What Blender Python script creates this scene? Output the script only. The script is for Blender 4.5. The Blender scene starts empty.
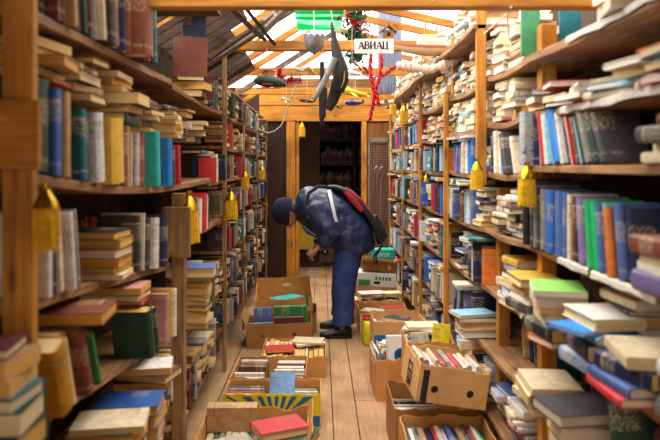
import bpy, math, random
from mathutils import Vector, Matrix, noise
from mathutils.bvhtree import BVHTree
R = math.radians
rng = random.Random(11)
SC = bpy.context.scene
COL = SC.collection
F = 642.0; VX = 321.0; VY = 167.0; EYE = 1.45
BOX_F = [(0, 3, 2, 1), (4, 5, 6, 7), (0, 1, 5, 4), (1, 2, 6, 5), (2, 3, 7, 6), (3, 0, 4, 7)]

def at(px, py, Y):
    return Vector(((px - VX) * Y / F, Y, EYE - (py - VY) * Y / F))

def srgb(h):
    h = h.lstrip('#')
    return tuple((lambda c: c / 12.92 if c <= .04045 else ((c + .055) / 1.055) ** 2.4)(int(h[i:i + 2], 16) / 255) for i in (0, 2, 4))

# ------------------------------------------------------------------ materials
MATS = {}
def nodes(name, rough=.6, spec=.35):
    m = bpy.data.materials.new(name); m.use_nodes = True
    nt = m.node_tree; b = nt.nodes['Principled BSDF']
    b.inputs['Roughness'].default_value = rough
    b.inputs['Specular IOR Level'].default_value = spec
    MATS[name] = m
    return m, nt, b

def N(nt, t, **kw):
    n = nt.nodes.new(t)
    for k, v in kw.items(): setattr(n, k, v)
    return n

def ramp(nt, stops):
    n = nt.nodes.new('ShaderNodeValToRGB')
    e = n.color_ramp.elements
    while len(e) < len(stops): e.new(.5)
    for i, (p, c) in enumerate(stops):
        e[i].position = p; e[i].color = (*c, 1)
    return n

def plain(name, hexc, rough=.6, var=.25, scale=9, bump=.0, metal=0.0, spec=.35):
    m, nt, b = nodes(name, rough, spec)
    c = srgb(hexc); d = tuple(x * (1 - var) for x in c)
    tc = N(nt, 'ShaderNodeTexCoord'); ns = N(nt, 'ShaderNodeTexNoise')
    ns.inputs['Scale'].default_value = scale; ns.inputs['Detail'].default_value = 5
    nt.links.new(tc.outputs['Object'], ns.inputs['Vector'])
    rp = ramp(nt, [(.35, d), (.65, c)])
    nt.links.new(ns.outputs['Fac'], rp.inputs[0]); nt.links.new(rp.outputs[0], b.inputs['Base Color'])
    b.inputs['Metallic'].default_value = metal
    if bump:
        bp = N(nt, 'ShaderNodeBump'); bp.inputs['Strength'].default_value = bump; bp.inputs['Distance'].default_value = .01
        nt.links.new(ns.outputs['Fac'], bp.inputs['Height']); nt.links.new(bp.outputs[0], b.inputs['Normal'])
    return m

def wood(name, light, dark, axis='Z', rough=.55, knots=True):
    """Long grain along one local axis, with rings, knots and dirt."""
    m, nt, b = nodes(name, rough, .3)
    tc = N(nt, 'ShaderNodeTexCoord'); mp = N(nt, 'ShaderNodeMapping')
    s = {'X': (1.2, 16, 16), 'Y': (16, 1.2, 16), 'Z': (16, 16, 1.2)}[axis]
    mp.inputs['Scale'].default_value = s
    nt.links.new(tc.outputs['Object'], mp.inputs['Vector'])
    n1 = N(nt, 'ShaderNodeTexNoise'); n1.inputs['Scale'].default_value = 2.2; n1.inputs['Detail'].default_value = 8; n1.inputs['Distortion'].default_value = 1.2
    nt.links.new(mp.outputs[0], n1.inputs['Vector'])
    n2 = N(nt, 'ShaderNodeTexNoise'); n2.inputs['Scale'].default_value = 4; n2.inputs['Detail'].default_value = 3
    nt.links.new(tc.outputs['Object'], n2.inputs['Vector'])
    l, d = srgb(light), srgb(dark)
    rp = ramp(nt, [(.3, d), (.52, tuple((x + y) / 2 for x, y in zip(l, d))), (.7, l)])
    nt.links.new(n1.outputs['Fac'], rp.inputs[0])
    r2 = ramp(nt, [(.3, (.62, .58, .55)), (.6, (1, 1, 1))])
    nt.links.new(n2.outputs['Fac'], r2.inputs[0])
    mx = N(nt, 'ShaderNodeMix', data_type='RGBA', blend_type='MULTIPLY'); mx.inputs[0].default_value = 1
    nt.links.new(rp.outputs[0], mx.inputs[6]); nt.links.new(r2.outputs[0], mx.inputs[7])
    last = mx.outputs[2]
    if knots:
        vo = N(nt, 'ShaderNodeTexVoronoi'); vo.inputs['Scale'].default_value = 1.0
        m2 = N(nt, 'ShaderNodeMapping'); m2.inputs['Scale'].default_value = {'X': (2.5, 9, 9), 'Y': (9, 2.5, 9), 'Z': (9, 9, 2.5)}[axis]
        nt.links.new(tc.outputs['Object'], m2.inputs['Vector']); nt.links.new(m2.outputs[0], vo.inputs['Vector'])
        r3 = ramp(nt, [(.05, (.25, .16, .1)), (.13, (1, 1, 1))])
        nt.links.new(vo.outputs['Distance'], r3.inputs[0])
        m3 = N(nt, 'ShaderNodeMix', data_type='RGBA', blend_type='MULTIPLY'); m3.inputs[0].default_value = .8
        nt.links.new(last, m3.inputs[6]); nt.links.new(r3.outputs[0], m3.inputs[7]); last = m3.outputs[2]
    nt.links.new(last, b.inputs['Base Color'])
    bp = N(nt, 'ShaderNodeBump'); bp.inputs['Strength'].default_value = .25; bp.inputs['Distance'].default_value = .004
    nt.links.new(n1.outputs['Fac'], bp.inputs['Height']); nt.links.new(bp.outputs[0], b.inputs['Normal'])
    return m

wood('pine_x', '#d99a3e', '#a8671e', 'X'); wood('pine_y', '#d99a3e', '#a8671e', 'Y'); wood('pine_z', '#d99a3e', '#a8671e', 'Z')
wood('board_y', '#b98a5c', '#6d4a2c', 'Y'); wood('board_x', '#a87848', '#5f3f24', 'X'); wood('board_z', '#7a5636', '#4a3220', 'Z')
wood('grey_plank', '#bd945c', '#7d6040', 'Z'); wood('dark_x', '#5a4433', '#2e2219', 'X'); wood('dark_z', '#4a2f20', '#2a1a12', 'Z')
wood('door_z', '#9a6636', '#6c4120', 'Z'); wood('old_x', '#7d6a5c', '#463a33', 'X')
plain('cardboard', '#d29650', .85, .22, 7, .15); plain('cardboard_pale', '#d9a566', .85, .18, 7, .15); plain('cardboard_dark', '#a8743c', .85, .25, 7, .15)
plain('white_card', '#dcd8cf', .8, .1, 12); plain('hole_dark', '#20160e', .9); plain('print_black', '#262428', .7); plain('print_blue', '#1d6a9c', .6)
plain('print_yellow', '#e6cf1c', .6, .1); plain('print_green', '#2f8f62', .6); plain('print_red', '#c9302a', .6); plain('print_teal', '#27a79a', .55, .1)
plain('tassel_gold', '#e8b41a', .55, .3, 60, .5); plain('bell_gold', '#c99a1c', .22, .2, 30, 0, .9, .5)
plain('coat_navy', '#1f294e', .42, .25, 26, .6, 0, .45); plain('trouser_blue', '#2b427c', .75, .25, 14, .3); plain('beanie_navy', '#1c2138', .95, .3, 90, .5)
plain('skin', '#b98368', .5, .15, 15); plain('hair_grey', '#4a4340', .8); plain('shoe_black', '#201f22', .35, .3, 20, .1); plain('reflective', '#c8ccd2', .35, .1)
plain('pack_black', '#25242a', .6, .3, 20, .2); plain('pack_red', '#a81e26', .6, .3)
plain('steel', '#a9a49c', .35, .2, 20, 0, .8); plain('sky_grey', '#8f95a8', .6); plain('model_dark', '#1f1b18', .5, .4, 14); plain('model_grey', '#7c7678', .4, .3, 12)
plain('model_green', '#34402f', .5, .3, 20); plain('model_yellow', '#d9cf2a', .4, .15); plain('model_blue', '#2d4db5', .4, .2); plain('model_cream', '#d8cdb4', .6, .2)
plain('model_brass', '#8f7436', .4, .3, 30, 0, .5); plain('model_white', '#dfe0e4', .45, .1); plain('cord_white', '#d8d2c4', .7); plain('wire_teal', '#9db5a0', .5)
plain('tinsel_red', '#c41a24', .35, .4, 80); plain('leaf_green', '#2f6b35', .6, .6, 25); plain('leaf_dark', '#1f4a2c', .6, .5, 25); plain('paper', '#dfd4bf', .85, .08)
plain('ink', '#2a2230', .7, .05); plain('shell_pink', '#e3bfa8', .5, .25, 30); plain('cabinet_yellow', '#b89a20', .5, .2); plain('cloth_maroon', '#7a2a38', .9, .6, 40)
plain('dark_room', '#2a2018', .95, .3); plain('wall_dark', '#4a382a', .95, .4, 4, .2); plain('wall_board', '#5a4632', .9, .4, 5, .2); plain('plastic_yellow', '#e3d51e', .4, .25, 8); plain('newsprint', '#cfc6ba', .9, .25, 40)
plain('ship_hull', '#d9b48a', .45, .2, 12); plain('ship_red', '#b0564e', .5, .2); plain('ink_pale', '#e8e2d4', .6, .05)

def translucent(name, hexc, mixf=.5):
    m = bpy.data.materials.new(name); m.use_nodes = True; nt = m.node_tree
    nt.nodes.remove(nt.nodes['Principled BSDF']); out = nt.nodes['Material Output']
    d = N(nt, 'ShaderNodeBsdfTranslucent'); t = N(nt, 'ShaderNodeBsdfDiffuse'); x = N(nt, 'ShaderNodeMixShader'); x.inputs[0].default_value = mixf
    wv = N(nt, 'ShaderNodeTexNoise'); wv.inputs['Scale'].default_value = 6
    c = srgb(hexc); rp = ramp(nt, [(.3, tuple(v * .85 for v in c)), (.7, c)])
    nt.links.new(wv.outputs['Fac'], rp.inputs[0])
    for s in (d, t): nt.links.new(rp.outputs[0], s.inputs['Color'])
    nt.links.new(d.outputs[0], x.inputs[1]); nt.links.new(t.outputs[0], x.inputs[2]); nt.links.new(x.outputs[0], out.inputs['Surface'])
    MATS[name] = m
translucent('green_sheet', '#22c27c', .3); translucent('grey_sheet', '#a9b0c4', .3)

def sheet_stripes():
    m = MATS['green_sheet']; nt = m.node_tree; rp = next(n for n in nt.nodes if n.type == 'VALTORGB'); tx = next(n for n in nt.nodes if n.type == 'TEX_NOISE')
    tc = N(nt, 'ShaderNodeTexCoord'); mp = N(nt, 'ShaderNodeMapping'); mp.inputs['Scale'].default_value = (.2, 1.2, .2)
    nt.links.new(tc.outputs['Object'], mp.inputs['Vector']); nt.links.new(mp.outputs[0], tx.inputs['Vector'])
    rp.color_ramp.elements[0].position = .46; rp.color_ramp.elements[1].position = .52
    rp.color_ramp.elements[0].color = (*srgb('#35b87c'), 1); rp.color_ramp.elements[1].color = (*srgb('#a8dcc2'), 1)
sheet_stripes()

def book_materials():
    m, nt, b = nodes('book_cover', .55, .4)
    L = nt.links.new
    ca = N(nt, 'ShaderNodeAttribute', attribute_name='col'); st = N(nt, 'ShaderNodeAttribute', attribute_name='st')
    sp = N(nt, 'ShaderNodeSeparateXYZ'); L(st.outputs['Vector'], sp.inputs[0])
    tc = N(nt, 'ShaderNodeTexCoord')
    def math_(op, a, c):
        n = N(nt, 'ShaderNodeMath', operation=op)
        for i, v in enumerate((a, c)):
            if isinstance(v, (int, float)): n.inputs[i].default_value = v
            else: L(v, n.inputs[i])
        return n.outputs[0]
    spine, zf, seed = sp.outputs
    # title blocks printed on the spine: two windows up the height, broken into letters by a noise
    fr = math_('FRACT', math_('MULTIPLY', seed, 7.31), 0)
    lo = math_('ADD', math_('MULTIPLY', fr, .2), .42)
    win = math_('MULTIPLY', math_('GREATER_THAN', zf, lo), math_('LESS_THAN', zf, math_('ADD', lo, .28)))
    w2 = math_('MULTIPLY', math_('GREATER_THAN', zf, .1), math_('LESS_THAN', zf, .15))
    let = N(nt, 'ShaderNodeTexNoise'); let.inputs['Scale'].default_value = 230; let.inputs['Detail'].default_value = 1
    L(tc.outputs['Object'], let.inputs['Vector'])
    lm = math_('MULTIPLY', math_('ADD', win, w2), math_('GREATER_THAN', let.outputs['Fac'], .54))
    lm = math_('MULTIPLY', lm, math_('GREATER_THAN', spine, .6))
    lm = math_('MULTIPLY', lm, math_('GREATER_THAN', fr, .25))
    band = math_('MULTIPLY', math_('MULTIPLY', math_('GREATER_THAN', zf, .84), math_('LESS_THAN', zf, .87)), math_('MULTIPLY', math_('GREATER_THAN', spine, .6), math_('GREATER_THAN', fr, .5)))
    mask = math_('MINIMUM', math_('ADD', lm, band), .55)
    bw = N(nt, 'ShaderNodeSeparateColor', mode='HSV'); L(ca.outputs['Color'], bw.inputs[0])
    dark = math_('GREATER_THAN', bw.outputs[2], .45)
    inkc = N(nt, 'ShaderNodeMix', data_type='RGBA'); L(dark, inkc.inputs[0]); inkc.inputs[6].default_value = (.62, .5, .3, 1); inkc.inputs[7].default_value = (.12, .1, .1, 1)
    # wear
    wn = N(nt, 'ShaderNodeTexNoise'); wn.inputs['Scale'].default_value = 28; wn.inputs['Detail'].default_value = 6
    L(tc.outputs['Object'], wn.inputs['Vector'])
    wr = ramp(nt, [(.32, (.72, .7, .68)), (.6, (1.08, 1.06, 1.04))]); L(wn.outputs['Fac'], wr.inputs[0])
    mul = N(nt, 'ShaderNodeMix', data_type='RGBA', blend_type='MULTIPLY'); mul.inputs[0].default_value = .8
    L(ca.outputs['Color'], mul.inputs[6]); L(wr.outputs[0], mul.inputs[7])
    # printed jackets
    vo = N(nt, 'ShaderNodeTexNoise'); vo.inputs['Scale'].default_value = 26; vo.inputs['Detail'].default_value = 2; vo.inputs['Distortion'].default_value = 1.5; L(tc.outputs['Object'], vo.inputs['Vector'])
    vr = ramp(nt, [(.3, (.1, .14, .2)), (.44, (.75, .75, .78)), (.5, (.2, .4, .55)), (.56, (.8, .78, .7)), (.66, (.5, .16, .12))]); L(vo.outputs['Fac'], vr.inputs[0])
    pm = N(nt, 'ShaderNodeMix', data_type='RGBA'); L(math_('SUBTRACT', .6, math_('MULTIPLY', ca.outputs['Alpha'], .6)), pm.inputs[0]); L(mul.outputs[2], pm.inputs[6]); L(vr.outputs[0], pm.inputs[7])
    fin = N(nt, 'ShaderNodeMix', data_type='RGBA'); L(mask, fin.inputs[0]); L(pm.outputs[2], fin.inputs[6]); L(inkc.outputs[2], fin.inputs[7])
    L(fin.outputs[2], b.inputs['Base Color'])
    bp = N(nt, 'ShaderNodeBump'); bp.inputs['Strength'].default_value = .2; bp.inputs['Distance'].default_value = .002
    L(wn.outputs['Fac'], bp.inputs['Height']); L(bp.outputs[0], b.inputs['Normal'])
    m, nt, b = nodes('book_pages', .9, .15)
    L = nt.links.new
    ca = N(nt, 'ShaderNodeAttribute', attribute_name='col'); st = N(nt, 'ShaderNodeAttribute', attribute_name='st')
    sp = N(nt, 'ShaderNodeSeparateXYZ'); L(st.outputs['Vector'], sp.inputs[0])
    tc = N(nt, 'ShaderNodeTexCoord')
    cb = N(nt, 'ShaderNodeCombineXYZ'); 
    mm = N(nt, 'ShaderNodeMath', operation='MULTIPLY'); L(sp.outputs[0], mm.inputs[0]); mm.inputs[1].default_value = 26
    L(mm.outputs[0], cb.inputs[0]); L(sp.outputs[2], cb.inputs[1])
    ns = N(nt, 'ShaderNodeTexNoise'); ns.inputs['Scale'].default_value = 1.0; ns.inputs['Detail'].default_value = 3; L(cb.outputs[0], ns.inputs['Vector'])
    rp = ramp(nt, [(.32, (.68, .6, .5)), (.62, (1.05, 1.05, 1.05))]); L(ns.outputs['Fac'], rp.inputs[0])
    mul = N(nt, 'ShaderNodeMix', data_type='RGBA', blend_type='MULTIPLY'); mul.inputs[0].default_value = 1
    L(ca.outputs['Color'], mul.inputs[6]); L(rp.outputs[0], mul.inputs[7]); L(mul.outputs[2], b.inputs['Base Color'])
book_materials()

def floor_material():
    m, nt, b = nodes('floor_planks', .75, .25)
    L = nt.links.new
    ca = N(nt, 'ShaderNodeAttribute', attribute_name='col'); tc = N(nt, 'ShaderNodeTexCoord'); mp = N(nt, 'ShaderNodeMapping')
    mp.inputs['Scale'].default_value = (14, 1.1, 14); L(tc.outputs['Object'], mp.inputs['Vector'])
    n1 = N(nt, 'ShaderNodeTexNoise'); n1.inputs['Scale'].default_value = 2.4; n1.inputs['Detail'].default_value = 9; n1.inputs['Distortion'].default_value = 1.6; L(mp.outputs[0], n1.inputs['Vector'])
    n2 = N(nt, 'ShaderNodeTexNoise'); n2.inputs['Scale'].default_value = 3; n2.inputs['Detail'].default_value = 6; L(tc.outputs['Object'], n2.inputs['Vector'])
    r1 = ramp(nt, [(.3, srgb('#a07c5a')), (.5, srgb('#ad8863')), (.75, srgb('#b8946e'))]); L(n1.outputs['Fac'], r1.inputs[0])
    r2 = ramp(nt, [(.3, (.62, .6, .58)), (.62, (1.05, 1.05, 1.05))]); L(n2.outputs['Fac'], r2.inputs[0])
    a = N(nt, 'ShaderNodeMix', data_type='RGBA', blend_type='MULTIPLY'); a.inputs[0].default_value = 1; L(r1.outputs[0], a.inputs[6]); L(r2.outputs[0], a.inputs[7])
    c = N(nt, 'ShaderNodeMix', data_type='RGBA', blend_type='MULTIPLY'); c.inputs[0].default_value = 1; L(a.outputs[2], c.inputs[6]); L(ca.outputs['Color'], c.inputs[7])
    L(c.outputs[2], b.inputs['Base Color'])
    bp = N(nt, 'ShaderNodeBump'); bp.inputs['Strength'].default_value = .3; bp.inputs['Distance'].default_value = .004
    L(n1.outputs['Fac'], bp.inputs['Height']); L(bp.outputs[0], b.inputs['Normal'])
floor_material()

# ------------------------------------------------------------------ mesh building
class MB:
    def __init__(s): s.v = []; s.f = []; s.mi = []; s.col = []; s.st = []; s.mats = []
    def mat(s, m):
        if m not in s.mats: s.mats.append(m)
        return s.mats.index(m)
    def add(s, vs, fs, m=None, M=None):
        b = len(s.v); k = s.mat(m) if m else 0
        s.v += [(M @ Vector(v)) if M is not None else Vector(v) for v in vs]
        for f in fs: s.f.append(tuple(b + i for i in f)); s.mi.append(k)
        return s
    def box(s, lo, hi, m=None, M=None):
        x0, y0, z0 = lo; x1, y1, z1 = hi
        return s.add([(x0, y0, z0), (x1, y0, z0), (x1, y1, z0), (x0, y1, z0), (x0, y0, z1), (x1, y0, z1), (x1, y1, z1), (x0, y1, z1)], BOX_F, m, M)
    def bar(s, a, b, w, h, m=None, up=(0, 0, 1)):
        a, b = Vector(a), Vector(b); d = (b - a); L = d.length; d = d / L; u = Vector(up)
        if abs(d.dot(u)) > .95: u = Vector((0, 1, 0))
        r = d.cross(u).normalized(); u = r.cross(d)
        M = Matrix(((r.x, u.x, d.x, a.x), (r.y, u.y, d.y, a.y), (r.z, u.z, d.z, a.z), (0, 0, 0, 1)))
        return s.box((-w / 2, -h / 2, 0), (w / 2, h / 2, L), m, M)
    def loft(s, rings, m=None, M=None, cap=True, closed=True):
        n = len(rings[0]); vs = [v for r in rings for v in r]; fs = []
        for i in range(len(rings) - 1):
            for j in range(n if closed else n - 1):
                k = (j + 1) % n
                fs.append((i * n + j, i * n + k, (i + 1) * n + k, (i + 1) * n + j))
        if cap: fs += [tuple(range(n - 1, -1, -1)), tuple((len(rings) - 1) * n + j for j in range(n))]
        return s.add(vs, fs, m, M)
    def tube(s, pts, rad, n=8, m=None, flat=1.0, side=None):
        pts = [Vector(p) for p in pts]; rings = []
        if not hasattr(rad, '__len__'): rad = [rad] * len(pts)
        ref = Vector(side) if side else None
        for i, p in enumerate(pts):
            d = (pts[min(i + 1, len(pts) - 1)] - pts[max(i - 1, 0)]).normalized()
            if ref is None:
                ref = Vector((0, 0, 1)) if abs(d.z) < .9 else Vector((0, 1, 0))
            a = (ref - d * ref.dot(d))
            a = a.normalized() if a.length > 1e-5 else d.orthogonal().normalized()
            ref = a if not side else ref
            b = d.cross(a)
            rr = rad[i] if isinstance(rad[i], tuple) else (rad[i], rad[i] * flat)
            rings.append([p + a * (math.cos(t) * rr[0]) + b * (math.sin(t) * rr[1]) for t in (2 * math.pi * k / n for k in range(n))])
        return s.loft(rings, m)
    def lathe(s, prof, n=16, m=None, M=None):
        return s.loft([[(r * math.cos(2 * math.pi * k / n), r * math.sin(2 * math.pi * k / n), z) for k in range(n)] for r, z in prof], m, M)
    def ball(s, c, r, n=12, m=None, M=None):
        r = r if hasattr(r, '__len__') else (r, r, r); c = Vector(c); h = n // 2 + 1
        rings = []
        for i in range(h + 1):
            th = math.pi * (.02 + .96 * i / h)
            rings.append([(c.x + r[0] * math.sin(th) * math.cos(2 * math.pi * k / n), c.y + r[1] * math.sin(th) * math.sin(2 * math.pi * k / n), c.z - r[2] * math.cos(th)) for k in range(n)])
        return s.loft(rings, m, M)
    def build(s, name, mat=None, parent=None, smooth=0, bevel=0, M=None):
        me = bpy.data.meshes.new(name); me.from_pydata([tuple(v) for v in s.v], [], s.f)
        for x in (s.mats or [mat]): me.materials.append(MATS[x])
        if s.mats and len(s.mats) > 1: me.polygons.foreach_set('material_index', s.mi)
        if s.col:
            a = me.attributes.new('col', 'FLOAT_COLOR', 'POINT'); a.data.foreach_set('color', [c for v in s.col for c in v])
        if s.st:
            a = me.attributes.new('st', 'FLOAT_VECTOR', 'POINT'); a.data.foreach_set('vector', [c for v in s.st for c in v])
        if smooth:
            me.polygons.foreach_set('use_smooth', [True] * len(me.polygons)); me.set_sharp_from_angle(angle=R(smooth))
        o = bpy.data.objects.new(name, me); COL.objects.link(o)
        if parent: o.parent = parent
        if M is not None: o.matrix_world = M
        if bevel:
            b = o.modifiers.new('Bevel', 'BEVEL'); b.width = bevel; b.segments = 2; b.limit_method = 'ANGLE'
        return o

def tag(o, label=None, cat=None, group=None, kind=None):
    for k, v in (('label', label), ('category', cat), ('group', group), ('kind', kind)):
        if v: o[k] = v
    return o
def thing(name, label, cat, loc=(0, 0, 0), rot=(0, 0, 0), group=None):
    o = bpy.data.objects.new(name, None); o.empty_display_size = .05; COL.objects.link(o)
    o.location = loc; o.rotation_euler = rot
    return tag(o, label, cat, group)
def structure(name, mb, mat=None, **kw):
    return tag(mb.build(name, mat, **kw), kind='structure')

PAL = {k: srgb(v) for k, v in {
    'navy': '#1d2748', 'blue': '#2a5ea8', 'bright blue': '#1f7fd0', 'light blue': '#86b6d0', 'slate blue': '#4a629c', 'teal': '#0f6a7a', 'turquoise': '#2ab8ae', 'green': '#2a7a3c',
    'bright green': '#12ac60', 'dark green': '#20402f', 'olive': '#66633c', 'red': '#c22a2c', 'maroon': '#5f242a', 'orange': '#dc7a2a', 'yellow': '#d6a93e', 'mustard': '#c08a1c', 'tan': '#b58c5c',
    'brown': '#6e452c', 'reddish brown': '#82452f', 'dark brown': '#3f2c23', 'black': '#1e1d20', 'charcoal': '#403d40', 'grey': '#85817e', 'white': '#ded8cf', 'cream': '#dac8a4', 'pink': '#d0908a', 'violet': '#7a6a98'}.items()}
PALE = [srgb(x) for x in ('#e6d8ba', '#ddcdaa', '#ece4d4', '#e8d9b4', '#dcc79a', '#efe9dd', '#d8c8b4')]
PAGES = [srgb(x) for x in ('#e3b568', '#dca850', '#e6c68a', '#e9d6ae', '#d9b06a', '#e8cf9a')]
# ------------------------------------------------------------------ books: records first, meshes later
BOOKS = []
CONT = {}
class Book: pass

def book(M, t, h, d, colour, style='hardback', cont=None, order=0, page=None, name='book', printed=False, hero=False):
    b = Book(); b.M = M; b.t = t; b.h = h; b.d = d; b.c = colour; b.style = style; b.cont = cont; b.order = order; b.name = name
    b.page = page or rng.choice(PALE if M[0][3] > .3 and rng.random() < .75 else PAGES); b.seed = rng.random(); b.printed = printed; b.px = 0; b.hero = hero  # left pages stay golden, warm light put into their colour
    j = rng.uniform(.82, 1.14); b.rgb = tuple(min(1, c * j) for c in PAL[colour])
    BOOKS.append(b)
    return b

def frame(o, x, y, z):
    return Matrix(((x.x, y.x, z.x, o.x), (x.y, y.y, z.y, o.y), (x.z, y.z, z.z, o.z), (0, 0, 0, 1)))

def cover_geo(b):
    t, h, d = b.t, b.h, b.d
    hb = b.style == 'hardback'
    ct = min(.0026, t * .2) if hb else .0007
    r = min(.006, t * .16) if hb else .0
    o = [(t / 2, d), (t / 2, .004), (t * .36, -r * .5), (0, -r), (-t * .36, -r * .5), (-t / 2, .004), (-t / 2, d)]
    i = [(t / 2 - ct, d), (t / 2 - ct, .006), (t * .3, ct), (0, ct), (-t * .3, ct), (-t / 2 + ct, .006), (-t / 2 + ct, d)]
    vs = [(x, y, z) for z in (0, h) for L in (o, i) for x, y in L]
    n = 7; O0, I0, O1, I1 = 0, n, 2 * n, 3 * n; fs = []
    for k in range(n - 1):
        fs += [(O0 + k + 1, O0 + k, O1 + k, O1 + k + 1), (I0 + k, I0 + k + 1, I1 + k + 1, I1 + k), (O1 + k + 1, O1 + k, I1 + k, I1 + k + 1), (O0 + k, O0 + k + 1, I0 + k + 1, I0 + k)]
    fs += [(O0, I0, I1, O1), (I0 + 6, O0 + 6, O1 + 6, I1 + 6)]
    st = [((1.0 if 1 <= q <= 5 and L == 0 else 0.0), z, b.seed) for z in (0, 1) for L in (0, 1) for q in range(n)]
    return vs, fs, st, ct
def page_geo(b, ct):
    t, h, d = b.t, b.h, b.d
    m = .0035 if b.style == 'hardback' else .0006
    x = t / 2 - ct - .0002; y0 = ct + .001; y1 = d - m; z0 = m; z1 = h - m
    bow = min(.004, t * .12) if b.style == 'hardback' else 0
    vs = []
    for z in (z0, z1):
        vs += [(-x, y0, z), (x, y0, z), (x, y1, z), (0, y1 - bow, z), (-x, y1, z)]
    fs = [(4, 3, 2, 1, 0), (5, 6, 7, 8, 9)] + [(k, (k + 1) % 5, 5 + (k + 1) % 5, 5 + k) for k in range(5)]
    w = max(1.0, t / .012)
    st = [((v[0] / t + .5) * w, v[2] / h, b.seed * 50) for v in vs]
    return vs, fs, st

def pick(pal): return rng.choice(pal)
MIX = ['navy', 'blue', 'teal', 'dark green', 'green', 'maroon', 'red', 'brown', 'reddish brown', 'dark brown', 'black', 'charcoal', 'grey', 'white', 'cream', 'tan', 'yellow', 'olive', 'slate blue', 'light blue', 'orange']
LEFTMIX = ['navy', 'dark brown', 'brown', 'reddish brown', 'maroon', 'black', 'charcoal', 'dark green', 'teal', 'tan', 'cream', 'grey', 'olive', 'red', 'blue', 'white']
RIGHTMIX = ['white', 'white', 'cream', 'grey', 'light blue', 'slate blue', 'blue', 'navy', 'black', 'dark green', 'red', 'tan', 'maroon', 'orange', 'brown', 'charcoal', 'cream', 'teal']
UP = Vector((0, 0, 1)); YA = Vector((0, 1, 0)); XA = Vector((1, 0, 0))

def row(side, zf, y0, specs, dirn=1, xf=None, cid=None, ylim=None, gap=.0015, dmax=.2):
    """Books standing in a row along the aisle with their spines to it. specs: (colour, t, h, lean, protrusion, style)."""
    n = XA * side; a = YA * dirn; y = 0.0; prev = 0.0; ph = 0; k = 0; edge_top = 0.0
    for s in specs:
        c, t, h, lean, prot, style = (list(s) + [None] * 6)[:6]
        lean = lean or 0; prot = prot or 0; style = style or 'hardback'
        printed = style.endswith('*'); style = style.rstrip('*')
        d = min(dmax, h * rng.uniform(.66, .76)); th = R(lean)
        if lean < 0:      # top leans back on what stands before it
            p = y + (h * math.sin(-th) if prev >= 0 and k else (0 if prev < 0 else h * math.sin(-th)))
            if prev < 0 and abs(prev - lean) > .01: p = y + max(0, h * (math.sin(-th) - math.sin(R(-prev)))) + .004
            org = p + 0.0; base = t / 2
            y = p + t / math.cos(th) + gap
        elif lean > 0:
            p = y + t / math.cos(th); base = -t / 2; org = p
            y = p + gap; edge_top = max(edge_top, p + h * math.sin(th) + .002)
        else:
            if prev > 0: y = max(y, edge_top)
            if prev < 0: y += .004
            org = y; base = t / 2; y += t + gap; edge_top = 0
        prev = lean
        u = UP * math.cos(th) + a * math.sin(th); w = a * math.cos(th) - UP * math.sin(th)
        yy = y0 + dirn * org
        if ylim is not None and (y0 + dirn * y - ylim) * dirn > 0: break
        yw = (y0 + dirn * (org + base))
        o = Vector(((xf if xf is not None else .8 * side) - side * prot, yy, max(zf(yw), zf(yw - t * .5), zf(yw + t * .5)) + .0016)) + w * base
        x = n.cross(u)
        book(frame(o, x, n, u), t, h, d, c, style, cid, k, printed=printed)
        k += 1
    return y0 + dirn * y

def auto_specs(L, hmax, pal, rnd, thick=(.014, .042), lean_p=.35, prot=.025):
    out = []; run = 0; lean = 0; tot = 0
    while tot < L:
        if run <= 0:
            run = rnd.randint(3, 8); lean = 0 if rnd.random() > lean_p or not out else -rnd.choice((6, 9, 13, 17))
        run -= 1
        t = rnd.uniform(*thick) * (1 if rnd.random() > .15 else 1.35); h = rnd.uniform(.72, 1) * hmax
        st = 'paperback' if t < .018 else 'hardback'
        if rnd.random() < .06: st += '*'
        out.append((rnd.choice(pal), t, h * math.cos(R(lean)), lean, rnd.uniform(-prot, prot * .7), st)); tot += t + .002
    return out

def stack(x, y, z, specs, cid, yaw=0.0, face='pages', jit=1.0):
    """A pile of lying books. specs bottom to top: (colour, t, h, d, yaw offset, dx, dy, style). face: what looks at the camera end."""
    k = 0
    for s in specs:
        c, t, h, d, dyaw, dx, dy, style, fc = (list(s) + [None] * 9)[:9]
        t = t or .025; h = h or .2; d = d or .145; style = style or 'hardback'; fc = fc or face
        printed = style.endswith('*'); style = style.rstrip('*')
        a = R(yaw + (dyaw if dyaw is not None else rng.uniform(-7, 7) * jit))
        base = {'pages': -90, 'spine': 90, 'aisle': 0, 'away': 180}[fc]
        a += R(base)
        yd = Vector((math.cos(a), math.sin(a), 0)); zd = UP.cross(yd)
        cx = x + (dx if dx is not None else rng.uniform(-.008, .008) * jit); cy = y + (dy if dy is not None else rng.uniform(-.008, .008) * jit)
        o = Vector((cx, cy, z + t / 2)) - yd * (d / 2) - zd * (h / 2)
        book(frame(o, UP, yd, zd), t, h, d, c, style, cid, k, printed=printed)
        z += t + .0008; k += 1
    return z

def auto_stack(n, pal, rnd, hm=.21, t=(.014, .034)):
    out = []
    for i in range(n):
        h = rnd.uniform(.17, hm)
        out.append((rnd.choice(pal), rnd.uniform(*t), h, h * rnd.uniform(.64, .74), rnd.uniform(-9, 9), rnd.uniform(-.012, .012), rnd.uniform(-.012, .012), rnd.choice(('hardback', 'paperback', 'paperback', 'hardback', 'paperback*')), rnd.choice(('pages', 'pages', 'spine', 'aisle', 'aisle', 'away'))))
    return out

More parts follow.
